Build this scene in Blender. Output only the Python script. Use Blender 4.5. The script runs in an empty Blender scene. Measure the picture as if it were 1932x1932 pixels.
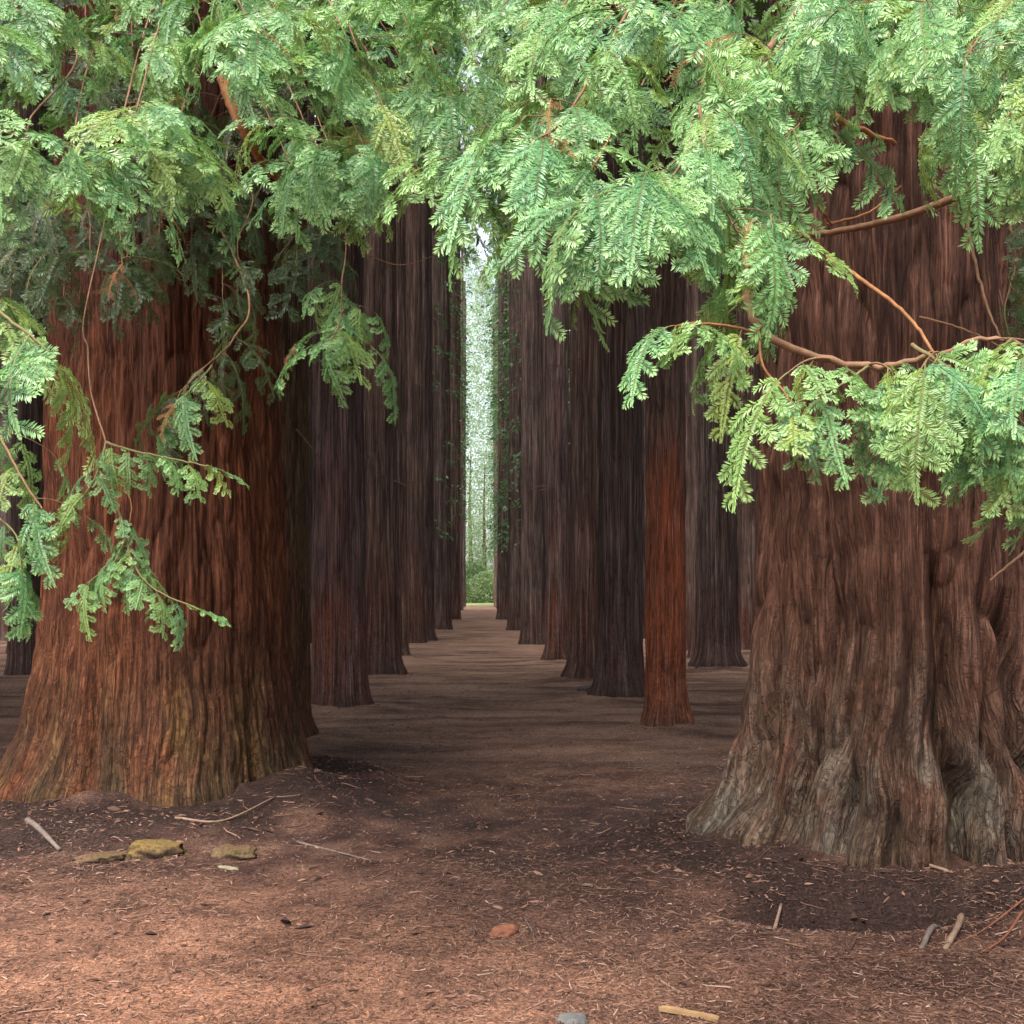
import bpy, math, random
import numpy as np
from mathutils import Vector, Matrix, Euler

R = math.radians
scene = bpy.context.scene
C = scene.collection

# ------------------------------------------------------------------ camera, sky, sun, exposure
CAM_H = 1.6
cam_d = bpy.data.cameras.new("camera")
cam = bpy.data.objects.new("camera", cam_d)
C.objects.link(cam)
cam.location = (0, 0, CAM_H)
cam.rotation_euler = (R(90), 0, 0)
FOC = 2200.0 / 1932.0                       # focal length in frame widths
cam_d.sensor_width = 36.0
cam_d.lens = FOC * 36.0
cam_d.shift_y = 1118.0 / 1932.0 - 0.5       # level camera, horizon below the middle
cam_d.clip_end = 2000
cam_d.clip_start = 0.05
scene.camera = cam

SUN_EL, SUN_AZ = 60.0, 208.0                # azimuth clockwise from +Y: behind the camera, a little to the left
world = bpy.data.worlds.new("World")
scene.world = world
world.use_nodes = True
wn = world.node_tree.nodes; wl = world.node_tree.links
wn.clear()
sky = wn.new("ShaderNodeTexSky"); sky.sky_type = 'NISHITA'; sky.sun_disc = False
sky.sun_elevation = R(SUN_EL); sky.sun_rotation = R(SUN_AZ)
sky.air_density = 1.0; sky.dust_density = 3.0; sky.ozone_density = 1.0
hs = wn.new("ShaderNodeHueSaturation"); hs.inputs['Saturation'].default_value = 0.4
bg = wn.new("ShaderNodeBackground"); bg.inputs['Strength'].default_value = 0.08
wo = wn.new("ShaderNodeOutputWorld")
wl.new(sky.outputs[0], hs.inputs['Color']); wl.new(hs.outputs[0], bg.inputs['Color']); wl.new(bg.outputs[0], wo.inputs[0])

sun_d = bpy.data.lights.new("sun", 'SUN')
sun_d.energy = 1.5; sun_d.angle = R(20); sun_d.color = (1.0, 0.95, 0.88)
sun = bpy.data.objects.new("sun", sun_d); C.objects.link(sun)
_az, _el = R(SUN_AZ), R(SUN_EL)
_to = Vector((math.sin(_az) * math.cos(_el), math.cos(_az) * math.cos(_el), math.sin(_el)))
sun.rotation_euler = (-_to).to_track_quat('-Z', 'Y').to_euler()

vs = scene.view_settings
vs.view_transform = 'Standard'; vs.look = 'None'; vs.gamma = 1.0; vs.use_curve_mapping = False
vs.exposure = 2.5
scene.cycles.use_denoising = True
scene.cycles.max_bounces = 8
scene.cycles.diffuse_bounces = 5
scene.cycles.glossy_bounces = 2
scene.cycles.transmission_bounces = 4
scene.cycles.use_adaptive_sampling = True
scene.cycles.adaptive_threshold = 0.02

# ------------------------------------------------------------------ helpers
def P(px, py, d):
    """a point at distance d along the viewing direction, given in 1932-wide picture units"""
    return Vector(((px - 966) * d / 2200.0, d, CAM_H + (1118 - py) * d / 2200.0))

def _hash(ix, iy, iz, seed):
    h = (ix.astype(np.int64) * 374761393 + iy.astype(np.int64) * 668265263 + iz.astype(np.int64) * 2147483647 + seed * 974634721) & 0xffffffff
    h = ((h ^ (h >> 13)) * 1274126177) & 0xffffffff
    h = ((h ^ (h >> 16)) * 2246822519) & 0xffffffff
    h = h ^ (h >> 15)
    return (h & 0xffffff) / float(0xffffff)

def vnoise(x, y, z, seed=0):
    x, y, z = np.broadcast_arrays(np.asarray(x, float), np.asarray(y, float), np.asarray(z, float))
    ix, iy, iz = np.floor(x), np.floor(y), np.floor(z)
    fx, fy, fz = x - ix, y - iy, z - iz
    fx = fx * fx * (3 - 2 * fx); fy = fy * fy * (3 - 2 * fy); fz = fz * fz * (3 - 2 * fz)
    out = 0
    for dx in (0, 1):
        wx = fx if dx else 1 - fx
        for dy in (0, 1):
            wy = fy if dy else 1 - fy
            for dz in (0, 1):
                wz = fz if dz else 1 - fz
                out = out + wx * wy * wz * _hash(ix + dx, iy + dy, iz + dz, seed)
    return out

def fbm(x, y, z, seed=0, octs=3):
    s = 0; a = 1; t = 0
    for o in range(octs):
        s = s + a * vnoise(x * 2 ** o, y * 2 ** o, z * 2 ** o, seed + o * 17); t += a; a *= 0.5
    return s / t

def mesh_np(name, verts, faces, attrs=None, mats=(), smooth=True, mat_idx=None):
    """faces: list of int arrays (n,k)"""
    me = bpy.data.meshes.new(name)
    verts = np.asarray(verts, np.float32)
    me.vertices.add(len(verts)); me.vertices.foreach_set("co", verts.ravel())
    starts, idx, tot = [], [], 0
    for f in faces:
        f = np.asarray(f, np.int32)
        if len(f) == 0: continue
        k = f.shape[1]
        starts.append(np.arange(len(f)) * k + tot); idx.append(f.ravel()); tot += len(f) * k
    starts = np.concatenate(starts).astype(np.int32); idx = np.concatenate(idx).astype(np.int32)
    me.loops.add(tot); me.loops.foreach_set("vertex_index", idx)
    me.polygons.add(len(starts)); me.polygons.foreach_set("loop_start", starts)
    me.polygons.foreach_set("use_smooth", np.full(len(starts), smooth))
    for m in mats: me.materials.append(m)
    if mat_idx is not None: me.polygons.foreach_set("material_index", np.asarray(mat_idx, np.int32))
    for k, v in (attrs or {}).items():
        v = np.asarray(v, np.float32)
        if v.ndim == 2: me.attributes.new(k, 'FLOAT_VECTOR', 'POINT').data.foreach_set("vector", v.ravel())
        else: me.attributes.new(k, 'FLOAT', 'POINT').data.foreach_set("value", v.ravel())
    me.update(); me.validate()
    return me

def obj(name, me, parent=None, loc=None):
    o = bpy.data.objects.new(name, me); C.objects.link(o)
    if parent is not None: o.parent = parent
    if loc is not None: o.location = loc
    return o

def tag(o, label=None, cat=None, group=None, kind=None):
    if label: o["label"] = label
    if cat: o["category"] = cat
    if group: o["group"] = group
    if kind: o["kind"] = kind
    return o

def tube(pts, radii, sides=8, seed=None, wob=0.0):
    """verts, quads of a tube along points"""
    pts = [Vector(p) for p in pts]
    n = len(pts); V = []; F = []
    up = Vector((0.31, 0.17, 0.93))
    for i, p in enumerate(pts):
        t = (pts[min(i + 1, n - 1)] - pts[max(i - 1, 0)]).normalized()
        a = t.cross(up)
        if a.length < 1e-3: a = t.cross(Vector((1, 0, 0)))
        a.normalize(); b = t.cross(a)
        for s in range(sides):
            th = 2 * math.pi * s / sides
            rr = radii[i] * (1 + (wob * (random.random() - .5) if wob else 0))
            V.append(p + (a * math.cos(th) + b * math.sin(th)) * rr)
    for i in range(n - 1):
        for s in range(sides):
            s2 = (s + 1) % sides
            F.append((i * sides + s, i * sides + s2, (i + 1) * sides + s2, (i + 1) * sides + s))
    return np.array([tuple(v) for v in V]), np.array(F)

def caps(nring, sides):
    return [np.array([list(range(sides))[::-1]]), np.array([[(nring - 1) * sides + s for s in range(sides)]])]

def spline(pts, n):
    """catmull-rom through points"""
    pts = [Vector(p) for p in pts]
    q = [pts[0] * 2 - pts[1]] + pts + [pts[-1] * 2 - pts[-2]]
    out = []
    m = len(pts) - 1
    for k in range(n):
        u = k / (n - 1) * m; i = min(int(u), m - 1); t = u - i
        p0, p1, p2, p3 = q[i], q[i + 1], q[i + 2], q[i + 3]
        out.append(0.5 * ((2 * p1) + (p2 - p0) * t + (2 * p0 - 5 * p1 + 4 * p2 - p3) * t * t + (3 * p1 - p0 - 3 * p2 + p3) * t ** 3))
    return out

# ------------------------------------------------------------------ materials
class NT:
    def __init__(s, name):
        s.m = bpy.data.materials.new(name); s.m.use_nodes = True
        s.n = s.m.node_tree.nodes; s.l = s.m.node_tree.links; s.n.clear()
        s.out = s.n.new("ShaderNodeOutputMaterial")
        s.tc = s.n.new("ShaderNodeTexCoord")
    def set(s, sock, v):
        if isinstance(v, bpy.types.NodeSocket): s.l.new(v, sock)
        elif v is not None: sock.default_value = v
    def noise(s, scale, sc=(1, 1, 1), detail=4, rough=.55, dist=0, coord='Object', loc=(0, 0, 0)):
        mp = s.n.new("ShaderNodeMapping"); mp.inputs['Scale'].default_value = sc; mp.inputs['Location'].default_value = loc
        s.l.new(s.tc.outputs[coord] if isinstance(coord, str) else coord, mp.inputs[0])
        t = s.n.new("ShaderNodeTexNoise"); t.inputs['Scale'].default_value = scale; t.inputs['Detail'].default_value = detail
        t.inputs['Roughness'].default_value = rough; t.inputs['Distortion'].default_value = dist
        s.l.new(mp.outputs[0], t.inputs['Vector']); return t.outputs[0]
    def attr(s, name):
        a = s.n.new("ShaderNodeAttribute"); a.attribute_name = name; return a.outputs['Fac']
    def rng(s, v, a, b, c=0., d=1.):
        m = s.n.new("ShaderNodeMapRange"); s.set(m.inputs[0], v)
        for i, q in enumerate((a, b, c, d)): m.inputs[i + 1].default_value = q
        return m.outputs[0]
    def math(s, op, a, b=None, clamp=False):
        m = s.n.new("ShaderNodeMath"); m.operation = op; m.use_clamp = clamp
        s.set(m.inputs[0], a); s.set(m.inputs[1], b); return m.outputs[0]
    def mix(s, f, a, b, mode='MIX'):
        m = s.n.new("ShaderNodeMix"); m.data_type = 'RGBA'; m.blend_type = mode
        s.set(m.inputs[0], f)
        for k, v in ((6, a), (7, b)):
            if isinstance(v, tuple) and len(v) == 3: v = v + (1,)
            s.set(m.inputs[k], v)
        return m.outputs[2]
    def ramp(s, f, stops):
        r = s.n.new("ShaderNodeValToRGB"); s.set(r.inputs[0], f)
        e = r.color_ramp.elements
        while len(e) < len(stops): e.new(.5)
        for k, (p, c) in enumerate(stops): e[k].position = p; e[k].color = c + (1,)
        return r.outputs[0]
    def bump(s, h, strength, dist, nrm=None):
        b = s.n.new("ShaderNodeBump"); b.inputs['Strength'].default_value = strength; b.inputs['Distance'].default_value = dist
        s.set(b.inputs['Height'], h)
        if nrm is not None: s.l.new(nrm, b.inputs['Normal'])
        return b.outputs[0]
    def z(s, coord='Object'):
        x = s.n.new("ShaderNodeSeparateXYZ"); s.l.new(s.tc.outputs[coord], x.inputs[0]); return x.outputs
    def objrand(s):
        return s.n.new("ShaderNodeObjectInfo").outputs['Random']
    def bsdf(s, col, rough=.8, nrm=None, spec=.3, transl=0, tcol=None):
        p = s.n.new("ShaderNodeBsdfPrincipled")
        if isinstance(col, tuple): col = col + (1,)
        s.set(p.inputs['Base Color'], col); s.set(p.inputs['Roughness'], rough); p.inputs['Specular IOR Level'].default_value = spec
        if nrm is not None: s.l.new(nrm, p.inputs['Normal'])
        sh = p.outputs[0]
        if transl:
            t = s.n.new("ShaderNodeBsdfTranslucent"); s.set(t.inputs[0], tcol if tcol is not None else col)
            mx = s.n.new("ShaderNodeMixShader"); mx.inputs[0].default_value = transl
            s.l.new(p.outputs[0], mx.inputs[1]); s.l.new(t.outputs[0], mx.inputs[2]); sh = mx.outputs[0]
        s.l.new(sh, s.out.inputs[0]); return s.m

def bark(name, red, grey, moss, z0, z1, moss_h=0.0, lichen=0.0, k=1.0, ridge=.5, yellow=0.0, dark=(.022, .009, .0065), gain=1.75, zk=.8):
    t = NT(name)
    bc = t.n.new('ShaderNodeAttribute'); bc.attribute_name = 'strand'; bc = bc.outputs['Vector']
    n1 = t.noise(1, (12 * k, 12 * k, 1.3 * k * zk), 6, .65, .7, bc)
    n2 = t.noise(1, (62 * k, 62 * k, 4.2 * k * zk), 5, .7, .7, bc)
    n3 = t.noise(1.1, (1.3, 1.3, .45), 3, .5)
    n4 = t.noise(1, (5, 5, 1.6), 4, .6, 0, bc, loc=(7, 3, 1))
    fur = t.attr('fur')
    z = t.z()[2]
    zf = t.math('ADD', t.rng(z, z0, z1), t.rng(n3, .3, .7, -.45, .45), True)
    c = t.mix(zf, red, grey)
    c = t.mix(t.math('MULTIPLY', t.rng(n1, .46, .64), ridge), c, tuple(min(1, g * gain) for g in grey))       # weathered fibre ridges
    c = t.mix(t.rng(fur, .0, .40, .75, 0), c, dark)                                                          # reddish furrows, darkened to paint in their shade
    c = t.mix(t.math('MULTIPLY', t.rng(n4, .62, .78), .55), c, tuple(q * 1.5 for q in red))
    if moss_h:
        mf = t.math('MULTIPLY', t.rng(z, 0, moss_h, 1, 0), t.rng(n4, .35, .6, .15, .85), True)
        c = t.mix(mf, c, moss)
    if lichen:
        lf = t.math('MULTIPLY', t.rng(z, .1, 1.3, 1, 0), t.rng(t.noise(1, (3.2, 3.2, 1.4), 5, .65, loc=(2, 9, 4)), .46, .62), True)
        c = t.mix(t.math('MULTIPLY', lf, lichen), c, (.135, .14, .115))
    if yellow:
        yf = t.math('MULTIPLY', t.rng(z, .15, 1.0, 1, 0), t.rng(t.noise(1, (2.2, 2.2, .9), 4, .6, loc=(5, 1.7, 3)), .56, .7), True)
        c = t.mix(t.math('MULTIPLY', yf, yellow), c, (.20, .125, .035))
    c = t.mix(1.0, c, t.ramp(n2, [(.3, (.25, .22, .20)), (.48, (.85, .82, .80)), (.56, (1.1, 1.07, 1.05)), (.72, (2.1, 2.0, 1.9))]), 'MULTIPLY')
    na = t.noise(1, (17 * k, 17 * k, .9 * k * zk), 4, .6, .7, bc, loc=(3, 8, 2))
    nc = t.noise(1, (44 * k, 44 * k, 2.4 * k * zk), 3, .6, .6, bc, loc=(1, 2, 6))
    ca = t.rng(t.math('ABSOLUTE', t.math('SUBTRACT', na, .5)), .0, .045)
    cb = t.rng(t.math('ABSOLUTE', t.math('SUBTRACT', nc, .5)), .0, .05)
    cr = t.math('MULTIPLY', t.math('ADD', t.math('MULTIPLY', ca, .7), .3), t.math('ADD', t.math('MULTIPLY', cb, .5), .5))
    # splits fade in and out along the trunk; short cross breaks towards the foot
    pt = t.noise(1, (4, 4, 1.5), 4, .65, .5, loc=(8, 5, 3))
    cr = t.math('ADD', cr, t.rng(pt, .45, .7, 0, .55), True)
    bk = t.rng(t.math('ABSOLUTE', t.math('SUBTRACT', t.noise(1, (13, 13, 9), 4, .65, .8, loc=(2, 6, 9)), .5)), 0, .06)
    bk = t.math('MAXIMUM', bk, t.rng(z, .3, 2.2, 0, .85))
    cr = t.math('MULTIPLY', cr, t.math('ADD', t.math('MULTIPLY', bk, .55), .45))
    c = t.mix(t.rng(cr, .15, .8, .8, 0), c, dark)                     # splits between strands, their shade put into the colour
    nb = t.bump(cr, .8, .025)
    nb = t.bump(n2, .9, .012, nb)
    nb = t.bump(n1, .6, .02, nb)
    return t.bsdf(c, .9, nb, .15)

M = {}
M['bark_left'] = bark('bark_red', (.140, .048, .022), (.072, .030, .019), (.068, .050, .027), 1.0, 5, 1.35, 0, 1, .45, .5)
M['bark_right'] = bark('bark_weathered', (.090, .040, .025), (.046, .022, .015), (.085, .064, .043), 1.1, 3.0, 1.5, .5, .9, 1.0, gain=2.6)
M['bark_thin'] = bark('bark_orange', (.33, .098, .045), (.125, .085, .070), (.10, .06, .04), 1.9, 3.1, .3, 0, 1.4, .45, gain=2.0, zk=.5)
M['bark_blush'] = bark('bark_blush', (.185, .068, .044), (.100, .070, .066), (.08, .05, .04), 1.0, 1.9, .3, 0, 1.0, 1.0, gain=2.3, zk=.3)
M['bark_row'] = bark('bark_grey', (.155, .070, .052), (.102, .070, .060), (.08, .055, .045), .8, 2.6, .5, 0, .95, 1.0, gain=2.6, zk=.3)
M['bark_dark'] = bark('bark_dark', (.120, .064, .054), (.084, .062, .056), (.065, .05, .042), .3, 2.0, .3, 0, .95, 1.0, gain=2.6, zk=.3)
M['bark_olive'] = bark('bark_olive', (.13, .052, .028), (.090, .060, .034), (.06, .045, .026), .6, 2.4, .5, 0, 1.1, .6)

def leaf(name, stops, tip, transl=.3, rough=.42, tips=.75, spec=.45):
    t = NT(name)
    c = t.ramp(t.objrand(), stops)
    g = t.attr('growth')
    c = t.mix(t.math('MULTIPLY', t.math('POWER', g, 1.6), tips), c, tip)
    n = t.noise(9, detail=2)
    c = t.mix(1.0, c, t.ramp(n, [(.3, (.7, .75, .7)), (.7, (1.25, 1.2, 1.2))]), 'MULTIPLY')
    return t.bsdf(c, rough, None, spec, transl, t.mix(.5, c, (.16, .36, .06)))
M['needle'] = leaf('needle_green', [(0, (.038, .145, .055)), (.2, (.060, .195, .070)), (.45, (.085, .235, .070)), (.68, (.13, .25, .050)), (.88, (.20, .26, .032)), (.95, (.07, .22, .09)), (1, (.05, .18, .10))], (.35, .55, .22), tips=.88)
M['needle_dark'] = leaf('needle_shade', [(0, (.020, .055, .026)), (.5, (.028, .070, .028)), (1, (.05, .08, .026))], (.065, .12, .045))  # darker copy of the green needles, shade put into the colour
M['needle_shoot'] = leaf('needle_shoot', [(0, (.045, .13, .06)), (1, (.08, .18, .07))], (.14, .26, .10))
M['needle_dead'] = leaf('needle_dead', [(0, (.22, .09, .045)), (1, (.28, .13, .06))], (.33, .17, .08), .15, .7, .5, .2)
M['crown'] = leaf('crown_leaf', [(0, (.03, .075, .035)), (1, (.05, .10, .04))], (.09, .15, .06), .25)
M['shrub'] = leaf('shrub_leaf', [(0, (.17, .25, .10)), (1, (.24, .31, .14))], (.30, .38, .20), .35)
M['far_leaf'] = leaf('far_leaf', [(0, (.17, .26, .13)), (1, (.25, .34, .18))], (.34, .44, .26), .35)

def wood(name, a, b, k=30):
    t = NT(name)
    n = t.noise(k, (1, 1, 1), 4, .6)
    c = t.mix(t.rng(n, .3, .7), a, b)
    return t.bsdf(c, .8, t.bump(n, .5, .01), .2)
M['twig'] = wood('twig_orange', (.24, .11, .042), (.12, .05, .022))
M['twig_brown'] = wood('twig_brown', (.20, .11, .06), (.11, .06, .035))
M['twig_green'] = wood('twig_green', (.11, .13, .05), (.13, .08, .035))
M['stick_pale'] = wood('stick_pale', (.26, .17, .12), (.15, .09, .06))
M['stick_grey'] = wood('stick_grey', (.17, .13, .11), (.09, .065, .055))
M['chip'] = wood('chip_tan', (.34, .21, .10), (.22, .13, .065), 18)
M['stone'] = wood('stone_grey', (.12, .115, .11), (.06, .057, .055), 24)
M['clod'] = wood('clod_red', (.22, .085, .045), (.12, .045, .028), 40)
M['mossroot'] = wood('moss_root', (.17, .12, .035), (.06, .038, .024), 22)
M['flake'] = wood('flake_pale', (.26, .24, .16), (.14, .12, .08), 20)
M['strip'] = wood('bark_strip', (.36, .12, .055), (.22, .08, .04), 12)

def ground_material():
    t = NT('needle_litter')
    big = t.noise(.45, detail=3, rough=.5, loc=(3, 1, 0))
    mid = t.noise(2.4, detail=4, rough=.6)
    fib = t.noise(1, (60, 22, 30), 4, .7, 1.2)
    fib2 = t.noise(1, (26, 70, 30), 4, .7, 1.2, loc=(4, 4, 4))
    f = t.math('MAXIMUM', fib, fib2)
    c = t.ramp(mid, [(.32, (.030, .018, .016)), (.45, (.066, .036, .029)), (.58, (.110, .061, .045)), (.72, (.18, .106, .078))])
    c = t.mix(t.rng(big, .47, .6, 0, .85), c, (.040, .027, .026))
    x = t.z()
    # light painted into the orange litter in front of the grove and the litter along the path
    op = t.math('MULTIPLY', t.rng(x[1], 4.2, 7.2, 1, 0), t.rng(x[0], -1.0, 1.8, 1, .2))
    op = t.math('MULTIPLY', op, t.rng(mid, .3, .6, .35, 1))
    c = t.mix(t.math('MULTIPLY', op, .85), c, (.38, .19, .12))  # orange litter, brightened to paint in the light at front left
    c = t.mix(t.math('MULTIPLY', t.rng(x[1], 9, 15, 0, 1), t.rng(t.noise(1, (.5, 1.6, 1), 4, .65, loc=(9, 2, 0)), .35, .62, .15, 1)), c, (.34, .215, .16))  # litter paled in bands, painting in light that falls between the crowns
    c = t.mix(t.math('MULTIPLY', t.attr('soil_shade'), .92), c, (.026, .016, .014))          # bare dark soil, with shade round the trunk feet painted in
    gr = t.noise(75, detail=3, rough=.7)
    c = t.mix(1.0, c, t.ramp(gr, [(.3, (.4, .38, .36)), (.5, (.95, .95, .95)), (.7, (1.6, 1.5, 1.45))]), 'MULTIPLY')
    c = t.mix(1.0, c, t.ramp(f, [(.38, (.35, .33, .32)), (.52, (.8, .8, .8)), (.62, (1.2, 1.15, 1.1)), (.75, (2.1, 1.95, 1.8))]), 'MULTIPLY')
    nb = t.bump(f, .9, .015)
    nb = t.bump(mid, .5, .05, nb)
    return t.bsdf(c, .92, nb, .1)
M['ground'] = ground_material()
def grass_material():
    t = NT('clearing_grass')
    n = t.noise(1.5, detail=5)
    return t.bsdf(t.mix(n, (.13, .19, .06), (.25, .24, .11)), .9, t.bump(n, .5, .05), .1)
M['clearing'] = grass_material()

# ------------------------------------------------------------------ where the trees stand (metres; the camera at the origin looks along +Y)
AX = -0.0277                                 # the avenue runs a little to the left
def axis(y): return AX * y
TA = (2.56, 7.45)                            # big weathered tree, right of the entrance
TB = (-2.74, 9.30)                           # big red tree, left of the entrance
# x, y, radius at breast height, bark, seed
NEAR = {
 'C1': (-2.46, 12.3, .34, 'bark_olive', 1),
 'C2': (-2.36, 15.9, .385, 'bark_blush', 2),
 'C3': (-2.52, 22.0, .42, 'bark_row', 3),
 'C4': (-2.78, 27.9, .30, 'bark_row', 4),
 'R1': (1.77, 13.4, .25, 'bark_thin', 5),
 'R2': (1.60, 17.3, .36, 'bark_dark', 6),
 'R3': (1.37, 20.9, .38, 'bark_row', 7),
 'R4': (1.06, 27.0, .31, 'bark_blush', 8),
 'D1': (4.25, 24.2, .46, 'bark_dark', 9),
}

def ground_h(x, y):
    x = np.asarray(x, float); y = np.asarray(y, float)
    h = .10 * (fbm(x * .35, y * .35, 3.3, 5, 3) - .5) + .035 * (fbm(x * 2.1, y * 2.1, 1.3, 9, 2) - .5)
    h = h + .030 * (fbm(x * 4.5, y * 4.5, 2.3, 27, 2) - .5) + .016 * (fbm(x * 10, y * 10, .3, 29, 2) - .5)
    # root mound of the left tree, with a ragged bank in front
    e = 2.0 + .35 * (fbm(x * 1.3, y * 1.3, 8.1, 11, 2) - .5)
    dB = np.hypot(x - TB[0], (y - TB[1]) * 1.05)
    h = h + .09 * (1 / (1 + np.exp((dB - e + .1) / .09))) + .10 * np.exp(-np.maximum(dB - 1.15, 0) / .22) * (.4 + 1.2 * fbm(x * 1.7, y * 1.7, 4.4, 15, 2))
    h = h + .13 * np.exp(-(((x + 1.55) / .32) ** 2 + ((y - 8.75) / .45) ** 2))
    # rising soil at the right tree, dug-out hollow before it
    dA = np.hypot(x - TA[0], y - TA[1])
    h = h + .02 * np.exp(-(dA / 1.75) ** 4) + .10 * np.exp(-np.maximum(dA - 1.3, 0) / .18) * (.4 + 1.2 * fbm(x * 1.9, y * 1.9, 6.4, 19, 2))
    h = h - .17 * np.exp(-(((x - 1.72) / .62) ** 2 + ((y - 5.92) / .30) ** 2) ** 1.5)
    h = h + .06 * np.exp(-(((x - 2.75) / .7) ** 2 + ((y - 6.1) / .35) ** 2))
    for (tx, ty, r, _, _) in NEAR.values():
        d = np.hypot(x - tx, y - ty); h = h + .13 * np.exp(-(d / (r * 2.1)) ** 2) * (.5 + fbm(x * 2.5, y * 2.5, 9.4, 21, 2))
    return h
def gh(x, y): return float(ground_h(np.array([x]), np.array([y]))[0])

def graded(spec):
    out = []
    for a, b, s in spec:
        n = max(1, int(round((b - a) / s))); out.append(np.linspace(a, b, n, endpoint=False))
    out.append(np.array([spec[-1][1]])); return np.concatenate(out)
gx = graded([(-400, -60, 40), (-60, -12, 4), (-12, -5, .5), (-5, 5, .045), (5, 12, .5), (12, 60, 4), (60, 400, 40)])
gy = graded([(-60, 0, 6), (0, 3.6, .4), (3.6, 10, .04), (10, 20, .09), (20, 45, .35), (45, 160, 2.5), (160, 700, 45)])
GX, GY = np.meshgrid(gx, gy)
GZ = ground_h(GX.ravel(), GY.ravel())
GV = np.stack([GX.ravel(), GY.ravel(), GZ], 1)
nx, ny = len(gx), len(gy)
ii = (np.arange(ny - 1)[:, None] * nx + np.arange(nx - 1)[None, :]).ravel()
GF = np.stack([ii, ii + 1, ii + nx + 1, ii + nx], 1)
_x, _y = GX.ravel(), GY.ravel()
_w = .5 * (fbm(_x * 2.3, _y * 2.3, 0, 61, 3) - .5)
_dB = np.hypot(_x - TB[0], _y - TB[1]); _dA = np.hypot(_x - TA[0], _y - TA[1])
soil_shade = np.clip(1.25 - np.abs(_dB - 1.45 + 1.5 * _w) / .5, 0, 1) + np.clip(1.25 - np.hypot((_x - 1.75) / .75, (_y - 5.95) / .42) + 1.6 * _w, 0, 1) * .9 + np.clip(1.3 - np.abs(_dA - 1.5 + _w) / .4, 0, 1)  # bare soil of the hollow, plus painted shade round both big trunks
soil_shade = np.clip(soil_shade, 0, 1)
tag(obj('ground', mesh_np('ground', GV, [GF], {'soil_shade': soil_shade}, mats=[M['ground']])), kind='structure')
# sunlit clearing at the far end of the avenue
cx = np.linspace(-120, 120, 49); cy = np.linspace(139, 330, 40)
CX, CY = np.meshgrid(cx, cy); 
CZ = .03 + np.clip((CY.ravel() - 139) / 12, 0, 1) * (.1 + .35 * fbm(CX.ravel() * .2, CY.ravel() * .2, 0, 44, 2))
i2 = (np.arange(39)[:, None] * 49 + np.arange(48)[None, :]).ravel()
tag(obj('clearing', mesh_np('clearing', np.stack([CX.ravel(), CY.ravel(), CZ], 1), [np.stack([i2, i2 + 1, i2 + 50, i2 + 49], 1)], mats=[M['clearing']])), kind='structure')

# ------------------------------------------------------------------ trunks
def zlevels(H, near, top):
    out = [-.45]
    while out[-1] < H:
        zz = out[-1]
        out.append(zz + (near if zz < top else near * (1 + (zz - top) * 1.2)))
    return np.array(out)

def trunk_mesh(name, r, H, nseg, zs, seed, mat, flare=.45, fz=.35, furrow=.02, fk=1 / .075, flute=.07, lobes=.5, extra=None, gnarl=0.0):
    th = np.linspace(0, 2 * math.pi, nseg, endpoint=False)
    T, Z = np.meshgrid(th, zs)
    # fibres wander sideways a little as they climb
    Tw = T + .10 * (vnoise(np.cos(T) * 1.5, np.sin(T) * 1.5, Z * .8, seed + 3) - .5) + .012 * (vnoise(np.cos(T) * 4, np.sin(T) * 4, Z * 2.2, seed + 31) - .5)
    if gnarl: Tw = Tw + gnarl * np.clip(1.25 - Z, 0, 1) * (fbm(np.cos(T) * 2.2, np.sin(T) * 2.2, Z * 1.6, seed + 51, 2) - .5)
    c, s = np.cos(Tw), np.sin(Tw)
    zp = np.maximum(Z, 0)
    rad = r * (1 - .62 * np.clip(zp / H, 0, 1) ** .9 + .0)
    lob = vnoise(np.cos(T) * 1.7 + 5, np.sin(T) * 1.7, Z * .25, seed + 5)
    rad = rad + r * flare * np.exp(-zp / fz) * (1 + lobes * 2 * (lob - .5)) + np.where(Z < 0, -Z * .25, 0)
    rad = rad + r * flute * 2 * (fbm(c * 1.6, s * 1.6, Z * .22, seed + 7, 2) - .5)
    rad = rad + r * .05 * 2 * (fbm(c * 4.2, s * 4.2, Z * .35, seed + 8, 2) - .5)
    if extra is not None: rad = rad + extra(T, Z)
    fbase = rad
    q = r * fk
    n1 = vnoise(c * q * .55, s * q * .55, Z * fk * .085, seed + 11)
    n2 = vnoise(c * q * 1.3, s * q * 1.3, Z * fk * .2, seed + 13)
    n3 = vnoise(c * q * 3.1, s * q * 3.1, Z * fk * .5, seed + 19)
    f1 = np.clip(np.abs(2 * n1 - 1) * 2.6, 0, 1) ** .6
    f2 = np.clip(np.abs(2 * n2 - 1) * 2.2, 0, 1) ** .7
    rad = rad - furrow * ((1 - f1) * 1.0 + (1 - f2) * .55 + (n3 - .5) * .55)
    fur = np.clip(.65 * f1 + .35 * f2, 0, 1)
    V = np.stack([rad * np.cos(T), rad * np.sin(T), Z], -1).reshape(-1, 3)
    run = np.concatenate([np.zeros((1, nseg)), np.cumsum(np.hypot(np.diff(fbase, axis=0), np.diff(Z, axis=0)), 0)], 0) - .45
    strand = np.stack([r * c, r * s, run], -1).reshape(-1, 3)
    nz = len(zs)
    a = np.arange(nz - 1)[:, None] * nseg; b = np.arange(nseg)[None, :]; b2 = (b + 1) % nseg
    F = np.stack([(a + b).ravel(), (a + b2).ravel(), (a + nseg + b2).ravel(), (a + nseg + b).ravel()], 1)
    return mesh_np(name, V, [F], {'fur': fur.ravel(), 'strand': strand}, [mat])

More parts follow.
